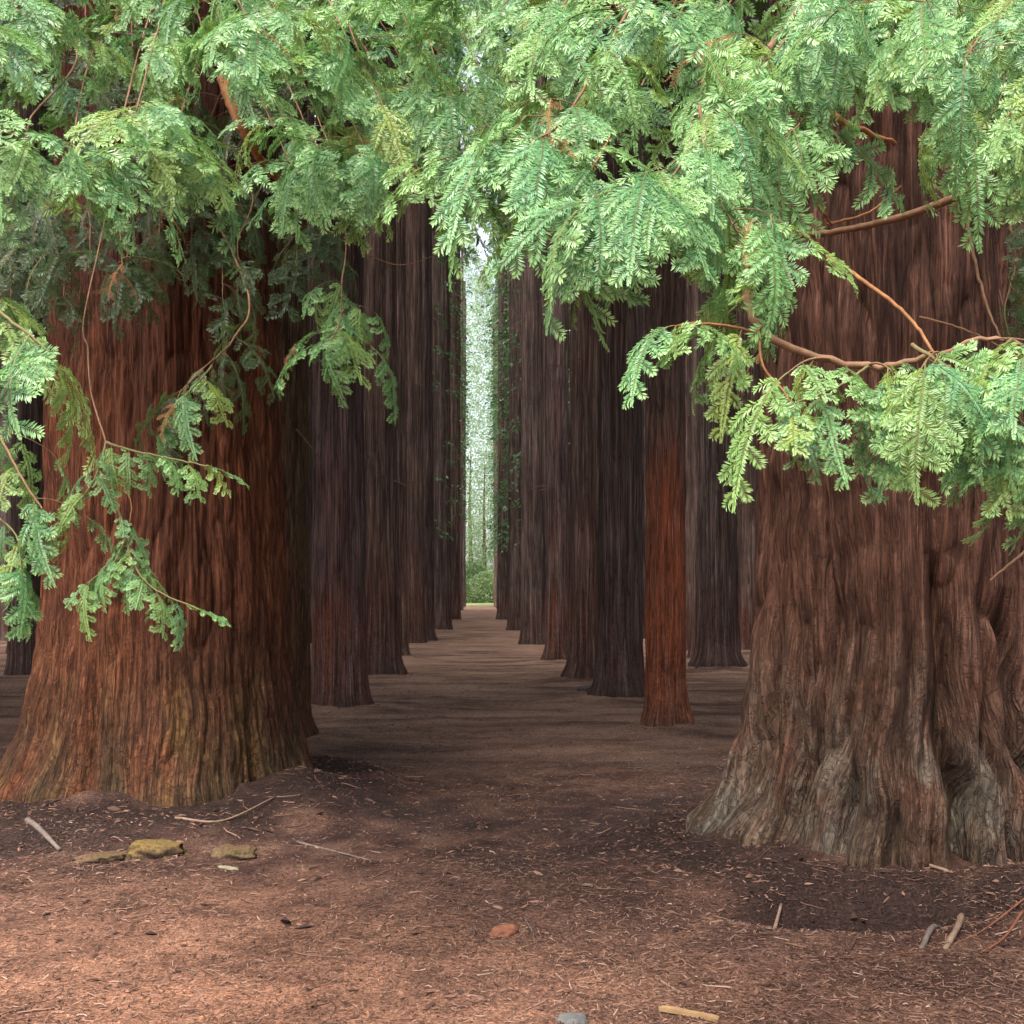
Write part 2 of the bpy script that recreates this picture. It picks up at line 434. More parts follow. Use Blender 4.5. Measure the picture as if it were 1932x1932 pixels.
def ang(a, b): return (a - b + math.pi) % (2 * math.pi) - math.pi
FRONT_A = math.atan2(-TA[1], -TA[0])         # the side that faces the entrance
def extra_A(T, Z):
    zz = np.clip(1 - Z / 2.0, 0, 1)
    e = .12 * zz * (fbm(np.cos(T) * 2.6, np.sin(T) * 2.6, Z * .7, 71, 3) - .5) * 2
    e = e + .07 * np.clip(1 - Z / .9, 0, 1) * (fbm(np.cos(T) * 7, np.sin(T) * 7, Z * 3.2, 77, 3) - .5) * 2
    # long folds running down into the root flares
    tw = T + .10 * np.sin(Z * 1.7 + 1) * np.clip(1.3 - Z, 0, 1)
    n_ = vnoise(np.cos(tw) * 3.4, np.sin(tw) * 3.4, Z * .30, 141)
    e = e - .13 * np.clip(1.15 - Z / 2.6, 0, 1) * np.exp(-np.abs(2 * n_ - 1) / .13)
    n_ = vnoise(np.cos(tw) * 7.5, np.sin(tw) * 7.5, Z * .7, 147)
    e = e - .06 * np.clip(1.15 - Z / 2.4, 0, 1) * np.exp(-np.abs(2 * n_ - 1) / .16) + .05
    # deep crevices between the root flares, leaning as they rise
    for a0, lean, w, dep, top in ((.22, -.16, .060, .42, 1.7), (.66, -.25, .055, .34, 1.5), (-.35, -.1, .045, .16, .9), (-.08, .1, .035, .12, 1.9), (.45, -.1, .035, .18, 1.9), (-.70, .1, .04, .14, 1.3), (.95, -.2, .06, .30, 1.2)):
        aa = ang(T, FRONT_A + a0 + lean * (Z - .3) * .5 + .06 * (vnoise(Z * 3, 0 * Z, 0 * Z, 5) - .5))
        e = e - dep * np.exp(-(aa / w) ** 2) * np.clip((top - Z) / top, 0, 1) ** .7
    # rounded knots at the foot of the right-hand flare
    for a0, z0, s, dep in ((.36, .10, .08, .14), (.50, .26, .09, .15), (.38, .45, .08, .09), (-.1, .35, .14, .07), (.85, .15, .12, .18), (.05, .22, .10, .08), (-.3, .5, .12, .05)):
        e = e + dep * np.exp(-(ang(T, FRONT_A + a0) / s) ** 2 - ((Z - z0) / .14) ** 2)
    # left root toe
    e = e + .06 * np.exp(-(ang(T, FRONT_A - 1.05) / .32) ** 2) * np.exp(-np.maximum(Z, 0) / .22)
    return e
FRONT_B = math.atan2(-TB[1], -TB[0])
def extra_B(T, Z):
    zz = np.clip(1 - Z / 1.6, 0, 1)
    e = .10 * zz * (fbm(np.cos(T) * 2.2, np.sin(T) * 2.2, Z * .8, 91, 3) - .5) * 2
    e = e + .16 * np.exp(-(ang(T, FRONT_B + .12) / .38) ** 2) * np.clip(1 - Z / .75, 0, 1)      # humped burl in front
    e = e + .05 * np.exp(-(ang(T, FRONT_B + .95) / .3) ** 2) * np.exp(-np.maximum(Z, 0) / .5)
    e = e - .10 * np.exp(-(ang(T, FRONT_B + .62) / .06) ** 2) * np.clip(1 - Z / 1.3, 0, 1)
    e = e + .30 * np.exp(-(ang(T, FRONT_B - 1.15) / .5) ** 2) * np.exp(-np.maximum(Z, 0) / .6)
    e = e - .06 * np.exp(-(ang(T, FRONT_B - .55) / .05) ** 2) * np.clip(1 - Z / 2.5, 0, 1)
    return e

def tree_root(x, y, name='redwood_tree', rz=0.0, dz=0.0):
    o = bpy.data.objects.new(name, None); C.objects.link(o)
    o.location = (x, y, gh(x, y) + dz); o.rotation_euler = (0, 0, rz)
    return o

tree_A = tree_root(*TA)
tag(tree_A, "massive weathered grey-brown redwood with knotted roots beside the avenue entrance, leafy branches drooping over it", "tree")
obj('trunk', trunk_mesh('trunk_weathered', .95, 40, 500, zlevels(40, .018, 5.6), 100, M['bark_right'], .26, .45, .055, 1 / .075, .07, .5, extra_A, .20), tree_A)
tree_B = tree_root(*TB)
tag(tree_B, "massive red-brown redwood with mossy foot at the avenue entrance, opposite the knotted grey one", "tree")
obj('trunk', trunk_mesh('trunk_red', .96, 40, 500, zlevels(40, .020, 6.4), 200, M['bark_left'], .14, .50, .036, 1 / .06, .05, .4, extra_B, .14), tree_B)

NEAR_LABEL = {
 'C1': "slim olive-brown redwood trunk just behind the massive red-brown one",
 'C2': "dark purplish redwood, second behind the massive red-brown one, foot in view by the path",
 'C3': "redwood with pale grey streak up its bark, third behind the massive red-brown one",
 'C4': "thin pale redwood, fourth behind the massive red-brown one along the path",
 'R1': "slender orange-barked redwood standing free between path and massive grey one",
 'R2': "dark furrowed redwood just behind the slender orange-barked one",
 'R3': "redwood with light grey bark streaks, second behind the slender orange-barked one",
 'R4': "narrow reddish redwood, third behind the slender orange-barked one",
 'D1': "broad blackish redwood seen between the slender orange one and the massive grey one",
}
TREES = {'A': tree_A, 'B': tree_B}
for key, (x, y, r, mt, sd) in NEAR.items():
    t = tree_root(x, y); TREES[key] = t
    tag(t, NEAR_LABEL[key], "tree")
    big = y < 19
    obj('trunk', trunk_mesh('trunk_' + mt, r, 34, 150 if big else 110, zlevels(34, .03 if big else .05, 7 if big else 9), 300 + sd * 37, M[mt],
                            .22, .17, .024, 1 / .085, .06, .8), t)

# farther trees of the plantation: a few trunk shapes, turned and scaled
FAR_TRUNK = [trunk_mesh('trunk_far', .38, 34, 72, zlevels(34, .12, 10), 700 + k * 31, M[m], .22, .2, .018, 1 / .085, .10, .8)
             for k, m in enumerate(('bark_row', 'bark_dark', 'bark_row', 'bark_dark'))]
def crown_mesh(name, seed, z0, z1, rmax, n, mat, size=.45, shape='cone', droop=.35):
    """limbs with clumps of leafy sprigs"""
    rng = np.random.default_rng(seed)
    nb = max(8, n // 26)
    u = ((np.arange(nb) + rng.random(nb)) / nb)[:, None]
    zb = z0 + (z1 - z0) * u
    rl = rmax * ((1 - u) ** .7 if shape == 'cone' else np.sqrt(np.maximum(.05, 1 - (2 * u - 1) ** 2))) * rng.uniform(.6, 1.1, (nb, 1)) + .25
    a = rng.random((nb, 1)) * 6.283
    q = rng.uniform(.15, 1, (nb, 26)) ** .7
    c = np.stack([np.cos(a) * rl * q, np.sin(a) * rl * q, zb - droop * rl * q * q], -1)
    c = c + rng.normal(0, 1, c.shape) * (.16 + .1 * rl * q)[..., None] * np.array([1, 1, .6])
    d = np.stack([np.cos(a) + 0 * q, np.sin(a) + 0 * q, -.5 + 0 * q], -1) + rng.normal(0, .5, c.shape); d /= np.linalg.norm(d, axis=-1, keepdims=True)
    w = np.cross(d, rng.normal(0, 1, c.shape)); w /= np.linalg.norm(w, axis=-1, keepdims=True)
    L = (size * rng.uniform(.6, 1.3, q.shape))[..., None]; m = np.cross(d, w)
    V = np.stack([c - d * L * .5, c + w * L * .22 - d * L * .1 + m * L * .06, c + d * L * .5, c - w * L * .22 + d * L * .05 + m * L * .06], -2).reshape(-1, 3)
    return mesh_np(name, V, [np.arange(len(V)).reshape(-1, 4)], {'growth': np.tile([0, .3, 1, .3], len(V) // 4)}, [mat], smooth=False)
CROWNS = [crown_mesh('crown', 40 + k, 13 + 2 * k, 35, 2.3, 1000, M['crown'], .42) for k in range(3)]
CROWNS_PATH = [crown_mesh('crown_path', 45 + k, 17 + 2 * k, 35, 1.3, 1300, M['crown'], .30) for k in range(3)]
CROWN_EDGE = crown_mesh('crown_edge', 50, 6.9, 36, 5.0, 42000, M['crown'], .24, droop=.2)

def add_crown(t, k, s=1.0, rz=0):
    off = t.location.x - axis(t.location.y)
    path = abs(off) < 3
    o = obj('crown', (CROWNS_PATH if path else CROWNS)[k % 3], t); o.scale = (s, s, 1); o.rotation_euler = (0, 0, rz)
    if path: o.location = Matrix.Rotation(-t.rotation_euler[2], 3, 'Z') @ Vector((.8 if off > 0 else -.8, 0, 0))
    return o
for n, t in enumerate(TREES.values()):
    if t in (tree_A, tree_B):
        o = obj('crown', CROWN_EDGE, t); o.rotation_euler = (0, 0, n * 2.1)
    else:
        add_crown(t, n, 1.0, n * 1.3)

rr = random.Random(11)
far_trees = []
def far_tree(x, y, r, label, group, k=None, crown=True):
    t = tree_root(x, y, rz=rr.random() * 6.28); t.rotation_euler[0] = rr.gauss(0, .007); t.rotation_euler[1] = rr.gauss(0, .007)
    tag(t, label, "tree", group)
    tr = obj('trunk', FAR_TRUNK[rr.randrange(4) if k is None else k], t); tr.scale = (r / .38, r / .38, 1)
    if crown: add_crown(t, rr.randrange(3), rr.uniform(.9, 1.15), rr.random() * 6)
    far_trees.append((x, y, r, t)); return t
SPOT = [  # single trees along the path that can still be picked out
 (-3.12 + .02, 39.3, .52, 1, "broad dark redwood, fifth behind the massive red-brown one, after the thin pale trunk"),
 (-3.02, 50.3, .44, 1, "dark redwood, sixth behind the massive red-brown one along the path"),
 (-3.55, 70.3, .45, 0, "distant redwood with pale lit edge near the bright gap, on the red-brown tree's side"),
 (.69, 36.6, .42, 1, "grey-black redwood, fourth behind the slender orange-barked one"),
 (.20, 49.4, .41, 1, "greenish dark redwood, fifth behind the slender orange-barked one"),
 (-.51, 70.5, .42, 1, "distant redwood clad in green shoots beside the bright gap, on the orange tree's side"),
]
for x, y, r, k, lab in SPOT: far_tree(x, y, r, lab, None, k)
Y0 = {-1: 75.0, 1: 75.0}
for side, nm in ((-1, "red-brown"), (1, "orange")):
    y = 33.0 if side < 0 else 32.0
    taken = [q[1] for q in SPOT if (q[0] - axis(q[1])) * side > 0]
    while y < 138:
        y += rr.uniform(3.4, 4.3)
        if min(abs(y - q) for q in taken) < 2.2: continue
        r = rr.uniform(.26, .46)
        x = axis(y) + side * (2.12 + rr.uniform(-.1, .12))
        far_tree(x, y, r, f"far dark trunk merging into the row on the {nm} tree's side of the path", f"far row on the {nm} tree's side")
for side, nm in ((-1, "red-brown"), (1, "orange")):
    for row in range(2, 7):
        y = (10.5 if side < 0 else 9.5) + rr.uniform(0, 2) + (2.0 if row == 2 else 0)
        while y < (95 if row < 4 else 62):
            y += rr.uniform(3.6, 4.4)
            x = axis(y) + side * (2.1 + (row - 1) * 3.35 + rr.uniform(-.25, .25))
            if math.hypot(x - 4.25, y - 24.2) < 2.2: continue
            w = ('second', 'third', 'fourth', 'fifth', 'sixth')[row - 2]
            far_tree(x, y, rr.uniform(.27, .5), f"dark trunk in the {w} row back from the path on the {nm} tree's side", f"{w} row on the {nm} tree's side")
for row in range(7, 13):                     # the corner of the grove that shows past the red tree
    y = 14 + row
    while y < 70:
        y += rr.uniform(3.4, 4.2); x = -(2.1 + (row - 1) * 3.35) + axis(y) + rr.uniform(-.4, .4)
        if -.50 < x / y < -.33: far_tree(x, y, rr.uniform(.34, .5), "dark trunk far back in the corner of the grove beyond the massive red-brown tree", "far corner of the grove")
for x, y in ((6.55, 33.0), (7.9, 38.5), (5.25, 45.3), (6.2, 54.0), (9.2, 47.0), (-17.2, 40.0), (-21.5, 49.5), (-25, 57.5), (11.5, 57.0)):   # denser fill in the back rows
    far_tree(x, y, rr.uniform(.42, .55), "stray dark trunk standing between the back rows of the grove", "trunks between the back rows")
# neighbours on the edge of the grove, trunks out of the picture, whose branches reach into it
tree_L = tree_root(-7.3, 8.9)
tag(tree_L, "edge redwood beyond the frame whose leafy branches hang in beside the massive red-brown trunk", "tree")
o = obj('trunk', FAR_TRUNK[0], tree_L); o.scale = (2.1, 2.1, 1); obj('crown', CROWN_EDGE, tree_L).rotation_euler = (0, 0, 4)
tree_R = tree_root(6.9, 7.4)
tag(tree_R, "edge redwood beyond the frame whose leafy branches hang in beyond the massive grey trunk", "tree")
o = obj('trunk', FAR_TRUNK[2], tree_R); o.scale = (2.1, 2.1, 1); obj('crown', CROWN_EDGE, tree_R).rotation_euler = (0, 0, 1)
TREES['L'] = tree_L; TREES['R'] = tree_R
for k, (x, y, lab) in enumerate(((-11.8, 9.6, "unseen redwood added to block side light, past the massive red-brown trunk"), (-16.5, 10.4, "outermost unseen redwood added to block side light beyond the frame on the red-brown trunk's side"), (11.4, 8.4, "unseen redwood added to block side light, past the massive grey trunk"))):  # extra edge trees out of view, added to keep side light out
    t = tree_root(x, y); tag(t, lab, "tree")
    o = obj('trunk', FAR_TRUNK[k], t); o.scale = (2.0, 2.0, 1); obj('crown', CROWN_EDGE, t).rotation_euler = (0, 0, 2.2 * k)
TR = {'A': (TA, 1.0), 'B': (TB, 1.0), 'L': ((-7.3, 8.9), .75), 'R': ((6.9, 7.4), .75)}
for k, v in NEAR.items(): TR[k] = ((v[0], v[1]), v[2])

# ------------------------------------------------------------------ redwood sprays: twigs with two ranks of flat needles
def spray_template(name, seed, L=.42, droop=.9, twigL=.16, pitch=.0052, nlen=.0275, nw=.0056, mats=None, fork=True, bare=.1):
    rng = random.Random(seed)
    V = []; G = []; FN = []; FT = []
    def add_twig(p, d, side, length, curl, depth, r):
        """p start, d direction, side = in-plane sideways vector"""
        n = max(4, int(length / .012)); step = length / n
        d = d.normalized(); pts = [p.copy()]; frames = []
        for i in range(n):
            d = (d + Vector((0, 0, -curl * step / length)) + Vector((rng.gauss(0, .03), rng.gauss(0, .03), rng.gauss(0, .03)))).normalized()
            side = (side - d * side.dot(d)).normalized()
            frames.append((d.copy(), side.copy()))
            p = p + d * step; pts.append(p.copy())
        # needles
        m = int(length / pitch)
        for k in range(m):
            u = (k + .5) / m
            if depth == 0 and u < bare: continue
            i = min(int(u * n), n - 1); dd, ss = frames[i]; base = pts[i].lerp(pts[i + 1], u * n - i)
            nn = dd.cross(ss)
            prof = (.55 + .45 * min(1, u * 5)) * (1 - .55 * max(0, (u - .72) / .28) ** 1.5)
            if depth == 0: prof *= .8
            for sg in (-1, 1):
                if rng.random() < .04: continue
                ln = nlen * prof * rng.uniform(.72, 1.15)
                fa = R(58 - 26 * max(0, (u - .6) / .4)) + rng.gauss(0, .08)
                nd = (dd * math.cos(fa) + ss * sg * math.sin(fa) + nn * (rng.gauss(.12, .14))).normalized()
                wv = nn.cross(nd).normalized() * nw * .5
                b = len(V)
                q = base + nd * ln * .55
                V.extend([base, q + wv, base + nd * ln - nn * ln * .08, q - wv])
                g = u if depth > 0 else u * .6
                G.extend([g * .8, g, min(1, g + .15), g]); FN.append((b, b + 1, b + 2, b + 3))
        # twig wood, three-sided
        b = len(V)
        for i, q in enumerate(pts):
            dd, ss = frames[min(i, n - 1)]; nn = dd.cross(ss); rad = r * (1 - .75 * i / n)
            for a in (0, 2.094, 4.189):
                V.append(q + (ss * math.cos(a) + nn * math.sin(a)) * rad); G.append(.2)
        for i in range(n):
            for s in range(3):
                s2 = (s + 1) % 3
                FT.append((b + i * 3 + s, b + i * 3 + s2, b + i * 3 + 3 + s2, b + i * 3 + 3 + s))
        return pts, frames
    ax_pts, ax_fr = add_twig(Vector((0, 0, 0)), Vector((1, 0, .12)), Vector((0, 1, 0)), L, droop, 0, .0024)
    n = len(ax_fr); s = L * bare; sg = 1 if rng.random() < .5 else -1
    while s < L * .97:
        u = s / L; i = min(int(u * n), n - 1); dd, ss = ax_fr[i]; p = ax_pts[i].lerp(ax_pts[i + 1], u * n - i)
        a = R(rng.uniform(42, 62)); ln = twigL * (.45 + .55 * min(1, u * 3.2)) * (1 - .62 * u) * rng.uniform(.75, 1.2)
        d = dd * math.cos(a) + ss * sg * math.sin(a) + dd.cross(ss) * rng.gauss(-.05, .15)
        side = (ss * math.cos(a) * sg - dd * math.sin(a)) * sg
        tp, tf = add_twig(p, d, side, ln, droop * rng.uniform(.35, .8), 1, .0012)
        if fork and ln > .075:
            for q in (.4, .62, .8):
                if rng.random() < .7:
                    i2 = int(q * len(tf)); d2, s2 = tf[i2]; g = rng.choice((-1, 1)); a2 = R(48)
                    add_twig(tp[i2], d2 * math.cos(a2) + s2 * g * math.sin(a2), (s2 * math.cos(a2) * g - d2 * math.sin(a2)) * g, ln * rng.uniform(.3, .5), droop * .4, 2, .0009)
        sg = -sg; s += rng.uniform(.036, .054) if fork else rng.uniform(.03, .05)
    v = np.array([tuple(q) for q in V]); fn = np.array(FN); ft = np.array(FT)
    return mesh_np(name, v, [fn, ft], {'growth': G}, mats, False, np.concatenate([np.zeros(len(fn)), np.ones(len(ft))]))

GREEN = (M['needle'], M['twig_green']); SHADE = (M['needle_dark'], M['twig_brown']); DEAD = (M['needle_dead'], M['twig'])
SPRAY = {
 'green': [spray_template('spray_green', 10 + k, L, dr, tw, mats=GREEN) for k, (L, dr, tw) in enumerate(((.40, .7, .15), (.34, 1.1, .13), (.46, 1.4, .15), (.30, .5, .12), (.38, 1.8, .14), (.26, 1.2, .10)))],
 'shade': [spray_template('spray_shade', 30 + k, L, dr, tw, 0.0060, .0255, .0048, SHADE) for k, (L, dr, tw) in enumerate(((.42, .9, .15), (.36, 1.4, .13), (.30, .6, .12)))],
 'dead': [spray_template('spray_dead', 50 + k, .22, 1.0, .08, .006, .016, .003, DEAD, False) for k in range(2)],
}

rb = random.Random(5)
SCALE = 1.38
CAMDIR = -math.pi / 2
N_SPRAY = {}
def put_spray(br, tree, pos, heading, pitch, size, kind, roll=0):
    if kind == 'green' and rb.random() < .025: kind = 'dead'
    me = rb.choice(SPRAY[kind])
    o = bpy.data.objects.new('needle_spray', me); C.objects.link(o); o.parent = br
    m = Matrix.Rotation(heading, 4, 'Z') @ Matrix.Rotation(pitch, 4, 'Y') @ Matrix.Rotation(roll, 4, 'X')
    base = tree.location
    o.matrix_local = Matrix.Translation(Vector(pos) - base) @ m @ Matrix.Diagonal((size, size, size, 1))
    N_SPRAY[tree.name] = N_SPRAY.get(tree.name, 0) + 1
    return o

def limb(key, pts, r0, r1, mat='twig_brown', n=0, size=1.0, kind='green', start=.3, sub=0, sublen=.4, zt=None, pitch=(.1, .9), side=1.0, tips=3, face=None, name='branch'):
    """a branch of tree `key` through pts; `n` sprays on its outer part, `sub` leafy side twigs"""
    tree = TREES[key]; (c, rad) = TR[key]
    pts = [Vector(p) for p in pts]
    if zt is not None:
        d = Vector((pts[0].x - c[0], pts[0].y - c[1], 0)).normalized()
        a = Vector((c[0], c[1], tree.location.z + zt)) + d * rad * .55
        mid = a.lerp(pts[0], .5); mid.z += .12 * (a - pts[0]).length
        pts = [a, mid] + pts
    m = max(8, len(pts) * 7)
    path = spline(pts, m)
    path = [p + Vector((rb.gauss(0, 1), rb.gauss(0, 1), rb.gauss(0, 1))) * min(.003, r0 * .14) for p in path]
    rads = [r0 + (r1 - r0) * (i / (m - 1)) ** .8 for i in range(m)]
    tv, tf = tube([p - tree.location for p in path], rads, 7 if r0 > .012 else 5)
    Vs = [tv]; Fs = [tf]; off = len(tv)
    br = bpy.data.objects.new(name, None) if False else None
    hang = []
    for k in range(sub):
        u = start + (1 - start) * (k + rb.random()) / sub
        i = min(int(u * (m - 1)), m - 2); t = (path[i + 1] - path[i]).normalized(); p = path[i].copy()
        sgn = 1 if k % 2 else -1
        h = math.atan2(t.y, t.x) + sgn * rb.uniform(.5, 1.2)
        if face is not None: h = face + rb.gauss(0, 1.05)
        sl = sublen * rb.uniform(.6, 1.2)
        sp = [p]; d = Vector((math.cos(h), math.sin(h), .1))
        for q in range(6):
            d = (d + Vector((rb.gauss(0, .08), rb.gauss(0, .08), -.12))).normalized(); sp.append(sp[-1] + d * sl / 6)
        v, f = tube([q - tree.location for q in sp], [max(.0018, rads[i] * .5) * (1 - .12 * q) for q in range(7)], 4)
        Vs.append(v); Fs.append(f + off); off += len(v)
        hh = math.atan2(d.y, d.x)
        hang.append((sp[-1], hh, 0))
        for q in range(tips):
            j = rb.randrange(2, 6); hang.append((sp[j], hh + (1 if q % 2 else -1) * rb.uniform(.5, 1.1), 0))
    for k in range(n):
        u = start + (1 - start) * (k + rb.random() * .8) / max(1, n)
        i = min(int(u * (m - 1)), m - 2); t = (path[i + 1] - path[i]).normalized()
        h = math.atan2(t.y, t.x) + (1 if k % 2 else -1) * rb.uniform(.4, 1.2) * side
        if face is not None and rb.random() < .75: h = face + rb.gauss(0, 1.05)
        hang.append((path[i], h, 0))
    if n:
        t = path[-1] - path[-2]; hang.append((path[-1], math.atan2(t.y, t.x), 0))
    br = obj(name, mesh_np(name, np.concatenate(Vs), [np.concatenate(Fs)], None, [M[mat]]), tree)
    for p, h, _ in hang:
        put_spray(br, tree, p, h, rb.uniform(*pitch), size * SCALE * rb.uniform(.75, 1.2), kind, rb.gauss(0, .35))
    return br

def drop(px, py, d, dx, dy): return P(px + dx, py + dy, d)

# --- right tree: long boughs coming forward over the entrance
limb('A', [P(1560, -60, 5.0), P(1330, 300, 3.2), P(1400, 540, 2.75), P(1460, 640, 2.65), P(1640, 690, 2.6), P(1770, 665, 2.5), P(1900, 640, 2.45), P(2010, 700, 2.4)], .02, .003, 'twig_brown',
     n=8, size=.50, start=.62, sub=9, sublen=.16, zt=5.2, pitch=(.5, 1.25), face=CAMDIR, tips=2)
limb('A', [P(1560, 485, 3.0), P(1650, 545, 2.8), P(1720, 605, 2.65), P(1762, 668, 2.55)], .006, .004, 'twig')
limb('A', [P(1720, 650, 2.5), P(1800, 700, 2.42), P(1890, 760, 2.35), P(1960, 830, 2.3)], .005, .002, 'twig_green', n=11, size=.46, start=.1, pitch=(.8, 1.4), face=CAMDIR)
limb('A', [P(1790, 690, 2.5), P(1850, 790, 2.4), P(1910, 850, 2.35)], .004, .002, 'twig_green', n=5, size=.42, start=.2, pitch=(.8, 1.4), face=CAMDIR)
limb('A', [P(1460, 640, 2.65), P(1400, 620, 2.6), P(1320, 610, 2.55), P(1270, 615, 2.5)], .005, .002, 'twig', n=6, size=.44, start=.1, pitch=(.3, 1.0), side=1.0, face=CAMDIR - .7)
limb('A', [P(1430, 610, 2.65), P(1440, 690, 2.6), P(1480, 740, 2.55), P(1500, 780, 2.5)], .004, .002, 'twig', n=6, size=.34, start=.2, pitch=(.6, 1.3), face=CAMDIR)
limb('A', [P(1640, 690, 2.6), P(1580, 730, 2.55), P(1500, 760, 2.5)], .004, .002, 'twig_green', n=5, size=.34, start=.2, pitch=(.5, 1.2), face=CAMDIR)
# cluster hanging over the middle
limb('A', [P(1400, -80, 4.0), P(1320, 180, 3.2), P(1290, 300, 2.95), P(1230, 370, 2.85), P(1160, 400, 2.8)], .009, .002, 'twig_brown', n=7, size=.6, start=.45, sub=7, sublen=.25, zt=5.6, pitch=(.3, 1.1), face=CAMDIR - .3, tips=2)
limb('A', [P(1320, 200, 3.0), P(1340, 330, 2.9), P(1370, 400, 2.8), P(1400, 450, 2.75)], .005, .002, 'twig_brown', n=7, size=.6, start=.2, sub=4, sublen=.2, pitch=(.6, 1.3), face=CAMDIR, tips=2)
limb('A', [P(1240, -60, 3.8), P(1130, 120, 3.3), P(1060, 230, 3.1), P(1000, 270, 3.0), P(970, 300, 3.0)], .008, .002, 'twig_brown', n=6, size=.65, start=.3, sub=6, sublen=.28, zt=6.0, pitch=(.3, 1.1), face=CAMDIR - .3, tips=2)
limb('A', [P(1080, 430, 3.0), P(1010, 405, 3.05), P(940, 388, 3.1)], .004, .002, 'twig')
limb('A', [P(1150, 260, 3.0), P(1110, 330, 2.95), P(1080, 370, 2.9)], .004, .002, 'twig', n=5, size=.5, start=.2, pitch=(.2, .9))
limb('A', [P(1230, 440, 2.85), P(1180, 480, 2.8), P(1120, 500, 2.75)], .003, .002, 'twig_green', n=5, size=.27, start=.2, pitch=(.2, .8))
# top of the picture, right half
for (px, py, d, zt) in ((1020, 60, 3.4, 6.4), (1130, -20, 3.9, 6.2), (1240, 40, 3.3, 6.0), (1350, 30, 3.6, 5.8), (1440, 120, 3.1, 5.5), (1480, 260, 3.1, 5.0), (1600, 10, 3.5, 5.4), (1560, 90, 3.9, 5.2), (950, 10, 3.8, 6.8), (1420, 230, 3.4, 5.6), (1180, 190, 3.4, 5.9)):
    e = P(px, py, d); s = P(px + 160, py - 260, d + 1.8)
    limb('A', [s, P(px + 50, py - 60, d + .6), e], .009, .002, 'twig_brown', n=5, size=.72, start=.4, sub=4, sublen=.35, zt=zt, pitch=(.1, 1.0), face=CAMDIR - .2, tips=2)
# right edge, against the trunk
for (px, py, d, zt) in ((1740, 10, 3.0, 5.0), (1820, 110, 2.8, 4.8), (1880, 40, 3.1, 5.2), (1900, 220, 2.7, 4.6), (1850, 240, 3.0, 4.6), (1950, 130, 2.8, 5.0), (1680, 60, 3.4, 5.0), (1930, 300, 2.9, 4.4)):
    e = P(px, py, d); s = P(px + 140, py - 220, d + 1.6)
    limb('R' if px > 1830 else 'A', [s, P(px + 40, py - 60, d + .5), e], .009, .002, 'twig_brown', n=4, size=.62, start=.5, sub=4, sublen=.28, zt=zt + .6, pitch=(.5, 1.3), face=CAMDIR + .1, tips=2)
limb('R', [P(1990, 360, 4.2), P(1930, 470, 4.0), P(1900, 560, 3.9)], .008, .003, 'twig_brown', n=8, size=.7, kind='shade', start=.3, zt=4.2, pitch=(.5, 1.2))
# bare limbs in front of the right trunk
limb('A', [P(1440, 452, 5.7), P(1505, 446, 5.6), P(1580, 436, 5.4), P(1680, 415, 5.2), P(1795, 376, 5.0), P(1880, 330, 4.8)], .012, .019, 'twig_brown')
limb('A', [P(1515, 165, 4.6), P(1550, 200, 4.5), P(1600, 235, 4.5), P(1690, 272, 4.6)], .020, .009, 'twig')
limb('A', [P(1505, 330, 4.8), P(1530, 370, 4.8), P(1570, 424, 4.9)], .011, .006, 'twig', n=0)
limb('A', [P(1815, 375, 4.4), P(1835, 470, 4.3), P(1860, 570, 4.2), P(1895, 655, 4.1)], .009, .004, 'twig_brown')
limb('A', [P(1735, 598, 4.6), P(1820, 622, 4.5), P(1900, 660, 4.4)], .006, .003, 'twig_brown')
limb('A', [P(1560, 424, 5.2), P(1640, 400, 5.2), P(1700, 350, 5.3)], .008, .003, 'twig')
limb('A', [P(1960, 1020, 4.6), P(1910, 1060, 4.6), P(1868, 1095, 4.6)], .008, .005, 'twig_brown')
limb('A', [P(1405, 545, 3.4), P(1432, 582, 3.35)], .013, .012, 'twig', name='broken_stub')
limb('A', [P(1735, 900, 6.3), P(1715, 945, 6.2)], .006, .003, 'twig_brown')
b = limb('A', [P(1800, 690, 2.5), P(1850, 680, 2.48), P(1885, 700, 2.45)], .003, .0015, 'twig', n=2, size=.42, kind='dead', start=.5, pitch=(.2, .6), name='dead_twig')

# --- left tree: boughs over the left half
for (px, py, d, zt) in ((60, 120, 3.6, 6.0), (40, 290, 3.4, 5.4), (120, 330, 3.5, 5.2), (250, 240, 3.7, 5.6), (320, 300, 4.0, 5.4), (210, 310, 3.6, 5.2), (20, 20, 4.0, 6.2), (-20, 200, 3.3, 5.6)):
    e = P(px, py, d); s = P(px + 60, py - 240, d + 2.2)
    limb('L' if px < 50 else 'B', [s, P(px + 15, py - 60, d + .7), e], .009, .002, 'twig_brown', n=5, size=.72, start=.4, sub=4, sublen=.34, zt=zt, pitch=(-.05, .75), face=CAMDIR + .3, tips=2)
for (px, py, d, zt) in ((480, 60, 3.7, 6.4), (470, 150, 4.0, 6.0), (580, 150, 4.2, 6.4), (650, 60, 3.9, 6.8), (720, 190, 4.2, 6.6), (790, 90, 4.0, 7.0), (860, 190, 4.1, 7.0), (880, 20, 4.4, 7.2), (600, 280, 4.6, 6.0), (560, 330, 4.8, 5.6), (700, 300, 4.6, 6.2), (790, 320, 4.5, 6.4), (650, 330, 4.9, 5.8), (830, 290, 5.0, 6.6), (900, 120, 4.2, 7.2), (930, 190, 4.6, 7.2), (860, 230, 5.2, 6.8), (960, 180, 5.0, 7.4), (760, 20, 4.6, 7.0), (540, 0, 4.4, 6.6)):
    e = P(px, py, d); s = P(px - 120, py - 260, d + 2.2)
    limb('B', [s, P(px - 30, py - 60, d + .7), e], .009, .002, 'twig_brown', n=4, size=.74, start=.4, sub=4, sublen=.36, zt=zt, pitch=(0, .85), face=CAMDIR + .3, tips=2)
